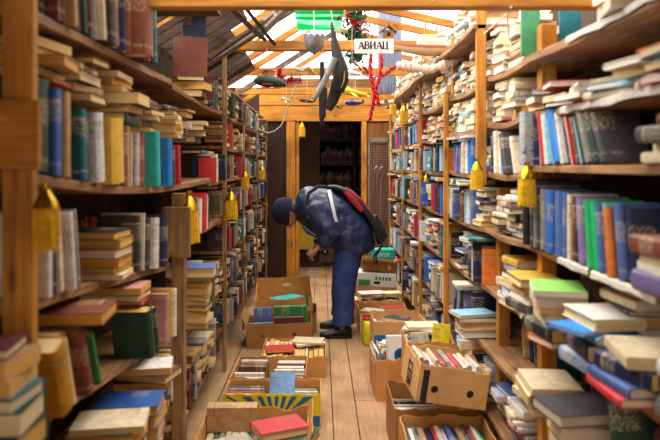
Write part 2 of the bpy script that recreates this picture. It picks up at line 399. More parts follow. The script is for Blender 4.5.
ORD = 'first second third fourth fifth sixth seventh eighth ninth tenth eleventh twelfth thirteenth fourteenth fifteenth sixteenth seventeenth eighteenth nineteenth twentieth'.split()
TENS = {2: 'twenty', 3: 'thirty', 4: 'forty', 5: 'fifty', 6: 'sixty'}
def nth(i):
    i += 1
    if i <= 20: return ORD[i - 1]
    t, u = divmod(i, 10)
    if u == 0: return TENS[t][:-1] + 'ieth'
    return TENS[t] + '-' + ORD[u - 1]
def container(kind, phrase, group, flip=False):
    cid = len(CONT); CONT[cid] = (kind, phrase, group, flip)
    return cid
# ------------------------------------------------------------------ setting
fl = MB(); seams = [-1.3, -1.13, -.97, -.8, -.64, -.47, -.32, -.2, -.075, .068, .21, .405, .56, .72, .89, 1.05, 1.25]
for i in range(len(seams) - 1):
    y = -2.2; 
    while y < 11:
        L = rng.uniform(2.4, 4.2)
        fl.box((seams[i] + .003, y, -.03), (seams[i + 1] - .003, min(y + L - .004, 11.2), rng.uniform(-.0015, 0)))
        g = rng.uniform(.84, 1.1); fl.col += [(g, g * rng.uniform(.96, 1.02), g * rng.uniform(.93, 1.02), 1)] * 8
        y += L
fl.box((-1.4, -2.2, -.06), (1.4, 11.2, -.035)); fl.col += [(.1, .1, .1, 1)] * 8
structure('floor', fl, 'floor_planks')
structure('wall_left', MB().box((-1.08, -1.2, 0), (-1.03, 8.42, 2.2)), 'wall_board')
structure('wall_right', MB().box((1.13, -1.2, 0), (1.18, 8.42, 2.2)), 'wall_board')
DY = 8.4
w = MB()
w.box((-1.05, DY, 0), (-.44, DY + .06, 2.45), 'dark_z'); w.box((.97, DY, 0), (1.15, DY + .06, 2.45), 'dark_z')
structure('wall_end', w)
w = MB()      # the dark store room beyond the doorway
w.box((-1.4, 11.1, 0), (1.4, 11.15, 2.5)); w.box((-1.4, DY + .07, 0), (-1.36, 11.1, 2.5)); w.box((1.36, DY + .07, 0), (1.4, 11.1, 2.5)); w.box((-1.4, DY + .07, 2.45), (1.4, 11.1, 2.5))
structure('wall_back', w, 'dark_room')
structure('wall_partition', MB().box((-.3, 9.3, 0), (-.02, 9.36, 2.4)), 'wall_dark')
w = MB(); w.box((-.45, DY - .05, 0), (-.335, DY + .07, 2.04)); w.box((-.33, DY - .02, 0), (-.285, DY + .07, 2.04)); w.box((.53, DY - .05, 0), (.595, DY + .07, 2.04))
structure('door_1', w, 'pine_z', bevel=.004)
w = MB(); w.box((-.8, DY - .05, 2.045), (1.05, DY - .01, 2.25)); w.box((-.8, DY - .06, 2.255), (1.05, DY - .015, 2.44))
structure('trim_1', w, 'pine_x', bevel=.004)
# brown door leaf with its wire grid, right of the opening
dl = thing('door_leaf', 'brown wooden door leaf with a wire grid panel at the end of the aisle', 'door', (.78, DY - .03, 0))
MB().box((-.18, 0, .03), (.19, .035, 2.03)).build('leaf', 'door_z', dl, bevel=.004)
g = MB()
gx0, gx1, gz0, gz1 = -.155, .105, .06, 1.82
for x in (gx0, gx1): g.box((x - .012, -.03, gz0), (x + .012, -.005, gz1))
for z in (gz0, gz1 - .05): g.box((gx0, -.03, z), (gx1, -.005, z + (.06 if z > 1 else .03)))
g.build('grid_frame', 'steel', dl)
g = MB()
for i in range(1, 8): x = gx0 + (gx1 - gx0) * i / 8; g.box((x - .002, -.022, gz0), (x + .002, -.018, gz1))
for i in range(1, 52): z = gz0 + (gz1 - gz0) * i / 52; g.box((gx0, -.019, z - .002), (gx1, -.015, z + .002))
g.build('wire_grid', 'steel', dl)
g = MB()
for x in (-.06, .01): g.tube([(x - .025, -.04, 1.36), (x - .03, -.045, 1.42), (x, -.05, 1.46), (x + .03, -.045, 1.42), (x + .012, -.04, 1.36), (x + .01, -.04, 1.30)], .006, 6)
g.build('hook', 'steel', dl, smooth=60)
tag(MB().tube([(.775, DY - .08, 1.3), (.77, DY - .085, .9), (.745, DY - .09, .5)], .007, 6).build('hanging_rod', 'steel', smooth=60), 'thin metal rod hanging on the wire grid of the brown door leaf', 'rod')
# store room contents: shelf unit with dim books, cabinet, cloth
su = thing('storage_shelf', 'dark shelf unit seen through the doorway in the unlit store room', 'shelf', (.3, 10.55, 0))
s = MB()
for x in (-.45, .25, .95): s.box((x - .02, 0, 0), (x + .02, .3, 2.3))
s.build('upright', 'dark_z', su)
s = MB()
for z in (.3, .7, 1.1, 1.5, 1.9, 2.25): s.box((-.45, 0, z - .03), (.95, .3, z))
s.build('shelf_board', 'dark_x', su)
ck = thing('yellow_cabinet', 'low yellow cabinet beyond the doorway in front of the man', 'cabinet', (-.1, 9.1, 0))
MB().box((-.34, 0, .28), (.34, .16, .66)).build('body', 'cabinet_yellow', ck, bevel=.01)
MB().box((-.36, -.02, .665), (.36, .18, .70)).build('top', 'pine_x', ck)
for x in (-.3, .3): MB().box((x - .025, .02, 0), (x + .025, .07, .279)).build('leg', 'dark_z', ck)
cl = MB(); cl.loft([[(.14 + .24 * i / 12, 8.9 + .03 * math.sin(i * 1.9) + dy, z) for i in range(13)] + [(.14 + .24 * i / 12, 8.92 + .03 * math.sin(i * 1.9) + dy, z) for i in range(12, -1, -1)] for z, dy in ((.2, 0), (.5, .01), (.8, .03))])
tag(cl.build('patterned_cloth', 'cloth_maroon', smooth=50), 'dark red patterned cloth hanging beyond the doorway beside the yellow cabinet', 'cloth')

# ------------------------------------------------------------------ bookcases
RP = [.95, 2.49, 3.05, 3.95, 5.0, 6.1, 7.25]
LP = [.95, 1.5, 3.03, 4.55, 5.7, 6.9, 8.1]
def bay_of(P, y):
    for i in range(len(P) - 1):
        if y < P[i + 1]: return i
    return len(P) - 2
def sag(P, y, amt):
    i = bay_of(P, y); u = min(1, max(0, (y - P[i]) / (P[i + 1] - P[i])))
    return -4 * u * (1 - u) * amt
RT = [.30, .60, .88, 1.16, 1.43, 1.66, 1.88, 2.13]
def zr(k):
    amt = [.004, .006, .008, .012, .016, .02, .02, .01][k]
    return lambda y: (RT[k] + sag(RP, y, amt)) if k != 4 or y > 2.5 else 1.455
LTN = {'b': ((1.5, .44), (3.1, .44)), 'c': ((1.6, .825), (3.0, .68)), 'd': ((1.6, 1.128), (3.0, 1.002)), 'e': ((1.55, 1.437), (2.03, 1.392), (2.65, 1.368), (3.3, 1.368), (4.05, 1.382)), 'f': ((1.6, 1.835), (3.1, 1.862))}
def zl(k):
    P = LTN[k]
    def f(y):
        y = min(max(y, P[0][0]), P[-1][0])
        for (a, za), (b, zb) in zip(P, P[1:]):
            if y <= b: return za + (zb - za) * (y - a) / (b - a)
        return P[-1][1]
    return f
LT2 = [.2, .60, 1.09, 1.36, 1.84]
LT3 = [.3, .58, .85, 1.11, 1.366, 1.6, 1.84]
def zc(z, amt=.01): return lambda y: z + sag(LP, y, amt)

def board(side, y0, y1, zf, xf, xb, parent, mat='board_y', th=.024, name='shelf'):
    m = MB(); n = 8; rings = []
    for i in range(n + 1):
        y = y0 + (y1 - y0) * i / n; z = zf(y); a, b = side * xf, side * xb
        wob = rng.uniform(-.004, .004)
        rings.append([(a + wob, y, z - th), (b, y, z - th), (b, y, z), (a + wob, y, z)])
    m.loft(rings if side > 0 else [r[::-1] for r in rings])
    return m.build(name, mat, parent, bevel=.003)

rb = thing('bookcase', 'tall wooden bookcase crammed with books along the wall behind the man', 'bookcase', (0, 0, 0))
lb = thing('bookcase', 'tall wooden bookcase crammed with books along the wall the man faces', 'bookcase', (0, 0, 0))
for k in range(8):
    for i in range(len(RP) - 1):
        if k == 7 and i < 2: continue
        if k == 6 and i == 0: board(1, 1.0, RP[1] + .12, zr(k), .79, 1.1, rb, 'dark_x' if 0 else 'board_y', .03); continue
        y0, y1 = RP[i] + (.0 if i else 0), RP[i + 1] - .004
        if k == 7: board(1, y0, y1, zr(k), .72, 1.1, rb); continue
        board(1, y0, y1, zr(k), .78 if k in (0, 1) else .79, 1.1, rb)
for y, z0, z1, x0, x1, wd in ((2.46, 0, 2.0, .845, .905, .055), (3.05, 1.36, 2.26, .74, .787, .03), (3.05, 0, 1.35, .845, .9, .05), (3.95, 0, 1.9, .757, .787, .03), (3.9, 1.89, 2.25, .8, .86, .05), (5.0, 0, 2.1, .765, .79, .03), (6.1, 0, 2.1, .768, .79, .03), (7.2, 0, 2.1, .768, .79, .03), (1.0, 0, 2.3, .74, .787, .05)):
    MB().box((x0, y, z0), (x1, y + wd, z1)).build('post', 'pine_z', rb, bevel=.004)
for i in range(len(RP) - 1): MB().box((1.105, RP[i], 0), (1.125, RP[i + 1] - .003, 2.2)).build('back_panel', 'wall_dark', rb)
# left
for i in (0, 1):
    for k in 'bcdef':
        if i == 0 and k in 'cd': continue
        y0, y1 = (LP[0], 1.5) if i == 0 else (1.504, 3.02)
        if k == 'e' and i: y1 = 4.02
        board(-1, y0, y1, zl(k), (.70 if k != 'e' else .69) if i else .77, .99, lb, 'board_y', .028)
for k, z in enumerate(LT2):
    y0 = 4.024 if k == 3 else 3.026
    board(-1, y0, 4.54, zc(z), .70, .99, lb)
for i in (3, 4, 5):
    for z in LT3: board(-1, LP[i] - .006, LP[i + 1] - .01, zc(z), .70, .99, lb, th=.02)
    board(-1, LP[i] - .006, LP[i + 1] - .01, zc(2.08), .72, .99, lb, th=.02)
for y, z0, z1, x0, x1, wd in ((1.45, 0, 2.3, -.722, -.652, .032), (2.99, 0, 1.327, -.697, -.638, .06), (4.55, 0, 2.25, -.70, -.672, .035), (5.7, 0, 2.05, -.70, -.68, .035), (6.9, 0, 2.05, -.70, -.68, .035), (8.05, 0, 2.05, -.70, -.68, .035)):
    MB().box((x0, y, z0), (x1, y + wd, z1)).build('post', 'pine_z' if y < 2 else 'grey_plank', lb, bevel=.004)
for i in range(len(LP) - 1): MB().box((-1.025, LP[i], 0), (-1.0, LP[i + 1] - .003, 2.2)).build('back_panel', 'wall_dark', lb)
MB().box((-.735, 2.96, 1.03), (-.605, 2.985, 1.265)).build('nailed_plank', 'grey_plank', lb, bevel=.003)
MB().box((-.76, 1.425, 1.45 - 3 * 1.43 / 642), (-.628, 1.446, 1.6)).build('nailed_plank', 'pine_x', lb, bevel=.003)
# paper lining strips on the shelf edges nearest the camera
def liner(y0, y1, zf, w, parent):
    m = MB(); n = max(2, int((y1 - y0) / .06)); A = []; 
    rings = []
    for i in range(n + 1):
        y = y0 + (y1 - y0) * i / n; z = zf(y) + .0008; dz = rng.uniform(.6, 1.0)
        rings.append([(.80, y, z + .0006), (.785, y, z + .002), (.782, y, z - .004), (.782, y, z - .024 * dz), (.7805, y, z - .024 * dz), (.7805, y, z - .002), (.785, y, z), (.80, y, z)])
    m.loft(rings); return m.build('shelf_liner', w, parent, smooth=40)
liner(1.25, 2.1, zr(5), 'newsprint', rb); liner(1.5, 1.86, zr(3), 'paper', rb); liner(1.88, 2.12, zr(3), 'newsprint', rb)
liner(1.3, 2.05, zr(6), 'newsprint', rb)

# ------------------------------------------------------------------ the books on the shelf the camera stands beside, man's back
cD = container('post', 'fourth shelf down behind the man', 'books standing on the near shelves behind the man')
spD = [('black', .035, .245, 0, .035), ('charcoal', .038, .238, 0, .02), ('grey', .022, .225, 0, .02), ('charcoal', .02, .22, 0, .015), ('grey', .04, .215, 0, .01), ('slate blue', .022, .213, 0, .008), ('blue', .048, .213, 0, .01), ('slate blue', .03, .21, 0, 0), ('slate blue', .048, .215, 0, .01), ('slate blue', .04, .215, 0, .005), ('cream', .026, .21, 0, .005), ('brown', .028, .205, 0, .0), ('black', .026, .205, 0, 0),
       ('violet', .04, .205, -7, .01), ('white', .014, .2, -7, .004, 'paperback'), ('bright green', .034, .2, -9, .012), ('bright green', .036, .2, -9, .008), ('slate blue', .034, .195, -9, .01), ('light blue', .02, .2, -9, .004), ('orange', .04, .185, -9, .014), ('black', .016, .19, -10, .0), ('slate blue', .04, .2, -10, .012), ('navy', .03, .19, -10, 0)]
yE = row(1, zr(3), 2.43, spD, -1, .80, cD)
cC = container('post', 'third shelf down behind the man', 'books standing on the near shelves behind the man')
spC = [('black', .05, .2, 0, .045, 'hardback*'), ('navy', .02, .19, 0, .01), ('light blue', .02, .175, -8, .0), ('red', .02, .19, -14, .012), ('cream', .024, .185, -14, .006), ('light blue', .026, .185, -15, .01), ('white', .014, .18, -15, .0, 'paperback'), ('orange', .016, .175, -18, .0), ('bright blue', .044, .195, -20, .018), ('white', .022, .18, -20, .012), ('navy', .02, .185, -22, .0), ('cream', .018, .18, -22, .0), ('red', .012, .175, -22, .005), ('brown', .024, .18, -23, .0), ('light blue', .014, .165, -23, 0, 'paperback'), ('dark green', .026, .185, -25, .004), ('grey', .03, .185, -26, .008), ('dark green', .03, .19, -27, .004), ('charcoal', .03, .185, -28, .0)]
row(1, zr(4), 2.44, spC, -1, .80, cC)
# rolled dark things and planks at the frame's edge: lying books
c1 = container('stack', 'frame-edge pile, third shelf down behind the man', 'lying books at the frame edge')
stack(.87, 1.46, zr(4)(1.46) + .0015, [('cream', .03, .22, .16, 4, 0, 0, 'hardback', 'aisle'), ('tan', .02, .2, .15, -6, .01, .01, 'paperback', 'away'), ('charcoal', .04, .23, .16, 5, -.01, 0, 'hardback', 'aisle'), ('brown', .035, .2, .14, -8, .01, 0, 'hardback', 'aisle')], c1)
c2 = container('stack', 'frame-edge pile, fourth shelf down behind the man', 'lying books at the frame edge')
stack(.845, 1.47, zr(3)(1.47) + .0015, [('violet', .05, .22, .15, 3, 0, 0, 'hardback', 'aisle'), ('cream', .02, .21, .15, -4, .0, 0, 'paperback', 'away'), ('cream', .018, .2, .14, 6, .01, .0, 'paperback', 'away'), ('reddish brown', .045, .22, .16, 2, .0, 0, 'hardback', 'aisle')], c2)
# second shelf down: loose flat piles
ys = [2.36, 2.17, 1.98, 1.8, 1.63, 1.47, 1.3]
for q, y in enumerate(ys):
    c = container('stack', f'{nth(q)} pile from the post, second shelf down behind him', 'flat piles on the second shelf down')
    pal = ['cream', 'tan', 'white', 'black', 'white', 'orange', 'light blue', 'red', 'yellow']
    sp = []
    for i in range([3, 4, 4, 3, 4, 6, 6][q]):
        h = rng.uniform(.18, .23)
        sp.append((rng.choice(pal), rng.uniform(.01, .024), h, h * .7, rng.uniform(-22, 22), rng.uniform(-.02, .02), rng.uniform(-.01, .01), rng.choice(('paperback', 'hardback')), rng.choice(('pages', 'pages', 'aisle', 'away'))))
    stack(.87, y, max(zr(5)(y - .1), zr(5)(y + .1)) + .002, sp, c)
# top shelf, first bay: a pile of open papers at the corner, an upright printed book
for q, (y, n) in enumerate(((1.72, 4), (1.5, 4))):
    c = container('stack', f'{nth(q)} pile past the post, top shelf behind the man', 'piles on the top shelf')
    stack(.88, y, zr(6)(y) + .004, [(rng.choice(['cream', 'white', 'yellow']), rng.uniform(.02, .035), .23, .17, rng.uniform(-15, 15), 0, 0, 'paperback', 'pages') for _ in range(n)], c)
# fifth shelf down: big piles
cE = [container('stack', p, 'piles on the fifth shelf behind the man') for p in ('yellow topped pile at the aisle post, fifth shelf', 'green topped pile, fifth shelf behind the man', 'blue and white pile, fifth shelf behind the man', 'brown frame-edge pile, fifth shelf behind the man', 'navy frame-edge pile, fifth shelf behind the man')]
stack(.85, 2.62, .885, [('cream', .03, .2, .15, 8, 0, 0, 'hardback', 'pages'), ('slate blue', .045, .2, .15, -4, 0, 0, 'hardback', 'pages'), ('tan', .022, .2, .15, 3, 0, 0, 'paperback', 'pages')], container('stack', 'pile behind the aisle post, fifth shelf', 'piles on the fifth shelf behind the man'))
stack(.81, 2.42, .885, [('cream', .022, .21, .16, -8, .02, 0, 'paperback', 'away'), ('charcoal', .04, .2, .14, 10, 0, 0, 'hardback', 'aisle'), ('cream', .034, .2, .14, 4, 0, 0, 'hardback', 'away'), ('tan', .03, .2, .14, -4, 0, 0, 'hardback', 'away'), ('yellow', .03, .21, .155, -3, -.01, 0, 'hardback', 'away')], cE[0])
stack(.775, 2.08, .884, [('orange', .022, .2, .14, 14, .02, .0, 'hardback', 'pages'), ('black', .045, .21, .14, 6, -.01, 0, 'hardback', 'aisle'), ('cream', .036, .21, .15, -8, .01, 0, 'paperback', 'away'), ('orange', .024, .21, .15, -14, .0, 0, 'hardback', 'away'), ('cream', .034, .21, .15, -12, -.01, 0, 'paperback', 'away'), ('bright green', .018, .22, .16, -15, -.01, 0, 'paperback', 'away')], cE[1]); BOOKS[-1].rgb = srgb('#8fd062')
stack(.785, 1.8, .884, [('blue', .042, .2, .14, 6, .0, 0, 'hardback*', 'aisle'), ('navy', .045, .19, .135, -5, .0, 0, 'hardback', 'aisle'), ('light blue', .024, .19, .135, 4, .01, .0, 'hardback', 'aisle'), ('bright blue', .012, .19, .14, 22, -.03, -.0, 'hardback', 'pages'), ('white', .032, .2, .14, 3, .01, .02, 'hardback', 'away')], cE[2])
stack(.925, 1.84, .884, [('tan', .04, .2, .13, 4, 0, 0, 'hardback', 'away'), ('tan', .04, .2, .13, -4, 0, 0, 'hardback', 'away'), ('charcoal', .045, .2, .15, 3, .0, 0, 'hardback', 'aisle'), ('cream', .03, .2, .15, 6, 0, 0, 'hardback', 'aisle'), ('charcoal', .014, .2, .15, -8, 0, 0, 'hardback', 'aisle'), ('cream', .03, .2, .15, 3, .0, 0, 'hardback', 'aisle')], cE[3])
stack(.79, 1.575, .884, [('red', .022, .19, .14, 0, -.02, .02, 'hardback', 'aisle'), ('slate blue', .026, .19, .14, 5, -.01, .02, 'hardback', 'aisle'), ('navy', .045, .2, .14, 12, .01, 0, 'hardback', 'aisle'), ('cream', .03, .2, .15, -10, .01, 0, 'paperback', 'aisle')], cE[4])
stack(.85, 1.36, .884, [('grey', .05, .22, .16, 3, 0, 0, 'hardback', 'aisle'), ('charcoal', .04, .22, .16, -4, 0, 0, 'hardback', 'aisle'), ('white', .04, .21, .15, 5, 0, 0, 'hardback', 'aisle')], container('stack', 'grey pile at the very frame edge, fifth shelf', 'piles on the fifth shelf behind the man'))
cB = container('row', 'dim back row, fifth shelf behind the man', 'books in the dim back row')
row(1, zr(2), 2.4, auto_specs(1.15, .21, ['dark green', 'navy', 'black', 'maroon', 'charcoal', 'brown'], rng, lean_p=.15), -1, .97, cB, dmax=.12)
# sixth shelf down
stack(.80, 2.24, .603, [('tan', .03, .2, .16, -3, .02, 0, 'hardback', 'pages'), ('cream', .022, .22, .16, 8, -.01, 0, 'paperback', 'away'), ('cream', .03, .22, .16, -6, -.02, 0, 'paperback', 'away'), ('cream', .03, .22, .17, -5, -.01, -.02, 'paperback', 'away')], container('stack', 'cream pile beside the post, sixth shelf behind him', 'piles on the sixth shelf'))
stack(.78, 1.93, .603, [('mustard', .04, .2, .15, 3, .03, 0, 'hardback', 'pages'), ('mustard', .05, .2, .15, -4, .02, 0, 'hardback', 'pages'), ('cream', .022, .2, .15, 9, .02, 0, 'paperback', 'pages'), ('charcoal', .034, .235, .18, 8, -.005, -.03, 'hardback', 'pages')], container('stack', 'pile topped by the charcoal book, sixth shelf', 'piles on the sixth shelf'))
def face_out(x, y, z, t, h, d, colour, tilt, yaw, cid, k, printed=False, back=False):
    """a book standing with its front board to the camera, tilted back by tilt degrees."""
    zz = Vector((0, math.sin(R(tilt)), math.cos(R(tilt)))); yy = Vector((math.cos(R(yaw)), math.sin(R(yaw)), 0)); yy = (yy - zz * yy.dot(zz)).normalized(); xx = yy.cross(zz)
    return book(frame(Vector((x, y, z)), xx, yy, zz), t, h, d, colour, 'hardback', cid, k, printed=printed)
cF = container('row', 'facing out below the blue pile, sixth shelf', 'books facing out on the sixth shelf')
face_out(.765, 1.66, .645, .03, .24, .165, 'dark green', 11, 6, cF, 0)
face_out(.83, 1.76, .62, .03, .25, .16, 'navy', 12, 4, cF, 1)
row(1, zr(1), 1.62, [('maroon', .03, .2, 0, -.02), ('tan', .03, .21, 0, -.03), ('brown', .04, .2, 0, -.02), ('charcoal', .03, .21, 0, -.03), ('brown', .03, .2, 0, -.03)], -1, .82, container('row', 'row at the frame edge, sixth shelf behind the man', 'books standing on the sixth shelf'))
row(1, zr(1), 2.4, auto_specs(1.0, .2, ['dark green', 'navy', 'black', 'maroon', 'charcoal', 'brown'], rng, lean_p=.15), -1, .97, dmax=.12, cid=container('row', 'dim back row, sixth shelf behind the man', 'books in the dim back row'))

# ------------------------------------------------------------------ further bays behind the man
BAYS = ['first', 'second', 'third', 'fourth', 'fifth', 'sixth']
DOWN = {7: 'board above the top shelf', 6: 'top shelf', 5: 'second shelf down', 4: 'third shelf down', 3: 'fourth shelf down', 2: 'fifth shelf down', 1: 'sixth shelf down', 0: 'bottom shelf'}
def over(side, n0, ya, yb, ztop, pal, ph):
    """a few loose books lying on the tops of the row BOOKS[n0:] standing between ya and yb."""
    new = BOOKS[n0:]
    y = ya + .1; q = 0
    while y + .1 < yb:
        if rng.random() < .75:
            top = max([(b.M @ Vector((0, 0, b.h))).z + b.t * .5 * abs(b.M[2][0]) for b in new if abs(b.M.translation.y - y) < .17] or [9])
            n = rng.randint(1, 3)
            sp = auto_stack(n, pal + ['cream', 'white'], rng, .19, (.012, .022)); keep = []; tot = 0
            for s_ in sp:
                if top + .003 + tot + s_[1] > ztop + .012: break
                tot += s_[1] + .001; keep.append(s_)
            if keep: stack(side * .82, y, top + .003, keep, container('stack', f'{nth(q)} loose on the row, {ph}', 'books laid over the rows'))
            q += 1
        y += .215
def fill_right(bay, k, y0, y1, plan, hmax, pal=RIGHTMIX):
    """plan: list of ('row', length) / ('stack', count) from the near end; more shelves than plan repeat it."""
    y = y0; q = 0; sub = 0
    ph = f'{DOWN[k]}, {BAYS[bay]} bay behind him'
    while y < y1 - .05:
        p = plan[q % len(plan)]; q += 1
        if p[0] == 'row':
            L = min(p[1], y1 - y); sub += 1
            pre = '' if sub == 1 else f'{nth(sub - 1)} row, '
            c = container('row', pre + ph, 'books standing on the far shelves behind the man')
            sp = auto_specs(L, hmax * .93, pal, rng, prot=.035); n0 = len(BOOKS)
            e = row(1, zr(k), y, sp, 1, .80 if bay < 2 else .785, c, ylim=y + L); over(1, n0, y, e, zr(k)(y) + hmax, pal, ph)
            y = e + .012
        else:
            if y + .17 > y1: break
            sub += 1
            c = container('stack', (f'{nth(sub - 1)} group, ' if sub > 1 else 'pile, ') + ph, 'piles on the far shelves behind the man')
            sp = auto_stack(p[1], pal + ['cream', 'white', 'cream'], rng, .2)
            tot = 0; keep = []
            for s in sp:
                if tot + s[1] > hmax: break
                tot += s[1] + .001; keep.append(s)
            stack(.885, y + .095, max(zr(k)(y + q_) for q_ in (0, .095, .19)) + .002, keep, c)
            y += .2
for bay in range(1, 6):
    y0, y1 = RP[bay] + .06, RP[bay + 1] - .02
    if bay == 1: y0 = 2.6
    fill_right(bay, 0, y0, y1, [('stack', 7), ('stack', 6), ('stack', 8)] if bay == 1 else [('stack', 7), ('row', .3), ('stack', 8)], .22)
    if bay == 1:
        row(1, zr(1), 2.98, [('black', .03, .21, 0, 0), ('charcoal', .024, .22, -6, .0), ('tan', .03, .21, -7, .02), ('slate blue', .02, .22, -8, 0), ('navy', .03, .2, -9, .01), ('grey', .03, .21, -9, 0), ('dark green', .024, .19, -10, .01), ('maroon', .03, .2, -10, 0), ('green', .016, .18, -11, 0), ('brown', .03, .2, -11, .01), ('grey', .03, .22, -12, 0), ('teal', .04, .23, -12, .03)], -1, .93, container('row', 'bare board, second bay behind him', 'books on the bare board'), dmax=.15)
        stack(.80, 3.26, .603, [('white', .04, .2, .15, 4, 0, 0, 'hardback', 'pages'), ('cream', .035, .21, .15, -3, 0, 0, 'hardback', 'pages'), ('charcoal', .02, .22, .16, 2, 0, 0, 'paperback', 'pages'), ('light blue', .016, .2, .14, 14, -.03, 0, 'paperback', 'pages')], container('stack', 'pile on the bare board, second bay behind him', 'tied pile'))
    else: fill_right(bay, 1, y0 if bay > 2 else 3.4, y1, [('row', .45), ('stack', 6)] if bay < 3 else [('row', .5), ('stack', 5)], .22)
    if bay == 1:
        fill_right(1, 2, 2.72, y1, [('stack', 7)], .2, ['white', 'blue', 'cream', 'navy', 'yellow', 'tan'])
    else: fill_right(bay, 2, y0, y1, [('row', .42), ('stack', 8), ('stack', 7)], .22)
    if bay == 1: fill_right(1, 3, y0, y1, [('stack', 8), ('stack', 7), ('stack', 9)], .215, ['charcoal', 'black', 'cream', 'white', 'tan', 'blue'])
    elif bay == 2: fill_right(2, 3, y0, y1, [('stack', 8), ('row', .5)], .225)
    else: fill_right(bay, 3, y0, y1, [('row', .6), ('stack', 6)], .225)
    if bay == 1: row(1, zr(4), 3.0, [('light blue', .016, .16, 0, 0), ('charcoal', .022, .19, 0, .01), ('white', .024, .19, -5, .006), ('cream', .03, .195, -5, .004), ('white', .024, .19, -6, .0), ('light blue', .014, .185, -6, 0), ('white', .02, .185, -9, .0), ('red', .018, .17, -9, 0), ('cream', .02, .185, -20, .02), ('charcoal', .035, .18, -22, .03), ('white', .016, .17, -24, 0), ('cream', .016, .17, -24, 0)], -1, .80, container('row', 'third shelf down, second bay behind him', 'books standing on the far shelves behind the man'))
    elif bay == 2: fill_right(2, 4, y0, y1, [('stack', 5), ('row', .5), ('stack', 3)], .2, ['light blue', 'blue', 'bright blue', 'white', 'violet', 'navy', 'slate blue', 'cream'])
    else: fill_right(bay, 4, y0, y1, [('row', .55), ('stack', 5)], .2)
    if bay == 1: fill_right(1, 5, y0, y1, [('stack', 8), ('stack', 7), ('stack', 8)], .19, ['pink', 'cream', 'tan', 'navy', 'black', 'white', 'yellow'])
    elif bay in (2, 3): fill_right(bay, 5, y0, y1, [('stack', 7), ('stack', 8), ('stack', 6)], .19, ['white', 'cream', 'tan', 'grey', 'red', 'light blue', 'yellow'])
    else: fill_right(bay, 5, y0, y1, [('row', .6), ('stack', 5)], .19)
    fill_right(bay, 6, y0, y1, [('stack', 8), ('stack', 9), ('stack', 7)], .22, ['cream', 'white', 'tan', 'cream', 'yellow', 'light blue', 'brown', 'white'])
    if bay >= 2: fill_right(bay, 7, y0, y1, [('stack', 9), ('stack', 8), ('stack', 11)], .3, ['white', 'cream', 'white', 'light blue', 'grey', 'tan'])
cg = container('row', 'green picture book beside the post, top shelf behind the man', 'picture books beside the post')
face_out(.795, 2.545, 1.89, .015, .2, .075, 'green', 2, 4, cg, 0); BOOKS[-1].rgb = srgb('#3f8a63')
face_out(.92, 2.47, 1.89, .015, .165, .08, 'teal', 2, 2, cg, 1)

# ------------------------------------------------------------------ shelves the man faces
cL1 = container('row', 'eye-level shelf between the two posts, man\'s side', 'books standing at eye level on the man\'s side')
spL = [('dark green', .085, .235, 0, .0), ('blue', .045, .225, 0, .012), ('navy', .022, .232, 0, .0), ('tan', .04, .232, 0, .01), ('charcoal', .02, .225, 0, -.01), ('dark brown', .03, .22, -3, -.01), ('teal', .038, .205, -4, .016), ('charcoal', .04, .2, -4, .008), ('white', .06, .21, -6, .03, 'hardback*'), ('reddish brown', .025, .21, -6, .0), ('yellow', .12, .21, -4, .045), ('teal', .025, .21, -4, .02), ('slate blue', .022, .21, 0, .012), ('grey', .022, .205, 0, 0), ('brown', .05, .21, 0, .015), ('tan', .03, .21, 0, .012), ('navy', .03, .2, 0, .0), ('cream', .012, .2, 0, .01, 'paperback'), ('brown', .035, .205, 0, .005), ('grey', .04, .2, 0, .012, 'hardback*'), ('reddish brown', .08, .2, 0, .012),
       ('turquoise', .05, .215, -5, .055), ('cream', .014, .19, -5, .01, 'paperback'), ('navy', .03, .2, -5, .02), ('maroon', .03, .2, -5, .03), ('bright blue', .055, .2, -3, .07), ('navy', .035, .2, -3, .02), ('black', .045, .18, -3, 0), ('charcoal', .05, .175, -4, .05), ('red', .035, .175, -6, .065), ('dark green', .05, .165, -6, .03), ('black', .05, .175, -6, .02), ('grey', .03, .18, -6, .01), ('dark green', .04, .17, -6, 0)]
row(-1, zl('e'), 1.57, spL, 1, -.70, cL1)
def fill_left(zf, y0, y1, plan, hmax, ph, pal=LEFTMIX):
    y = y0; q = 0; sub = 0
    while y < y1 - .05:
        p = plan[q % len(plan)]; q += 1; sub += 1
        if p[0] == 'row':
            L = min(p[1], y1 - y)
            c = container('row', ('' if sub == 1 else f'{nth(sub - 1)} group, ') + ph, 'books standing on the shelves the man faces')
            n0 = len(BOOKS); ya = y
            y = row(-1, zf, y, auto_specs(L, hmax * .93, pal, rng, lean_p=.45, prot=.04), 1, -.685, c, ylim=y + L) + .015; over(-1, n0, ya, y, zf(ya) + hmax, pal, ph)
        else:
            if y + .18 > y1: break
            c = container('stack', ('pile, ' if sub == 1 else f'{nth(sub - 1)} group, ') + ph, 'piles on the shelves the man faces')
            tot = 0; keep = []
            for s in auto_stack(p[1], pal + ['cream', 'tan'], rng, .2):
                if tot + s[1] > hmax: break
                tot += s[1] + .001; keep.append(s)
            stack(-.775, y + .1, max(zf(y + q_) for q_ in (0, .1, .2)) + .002, keep, c)
            y += .21
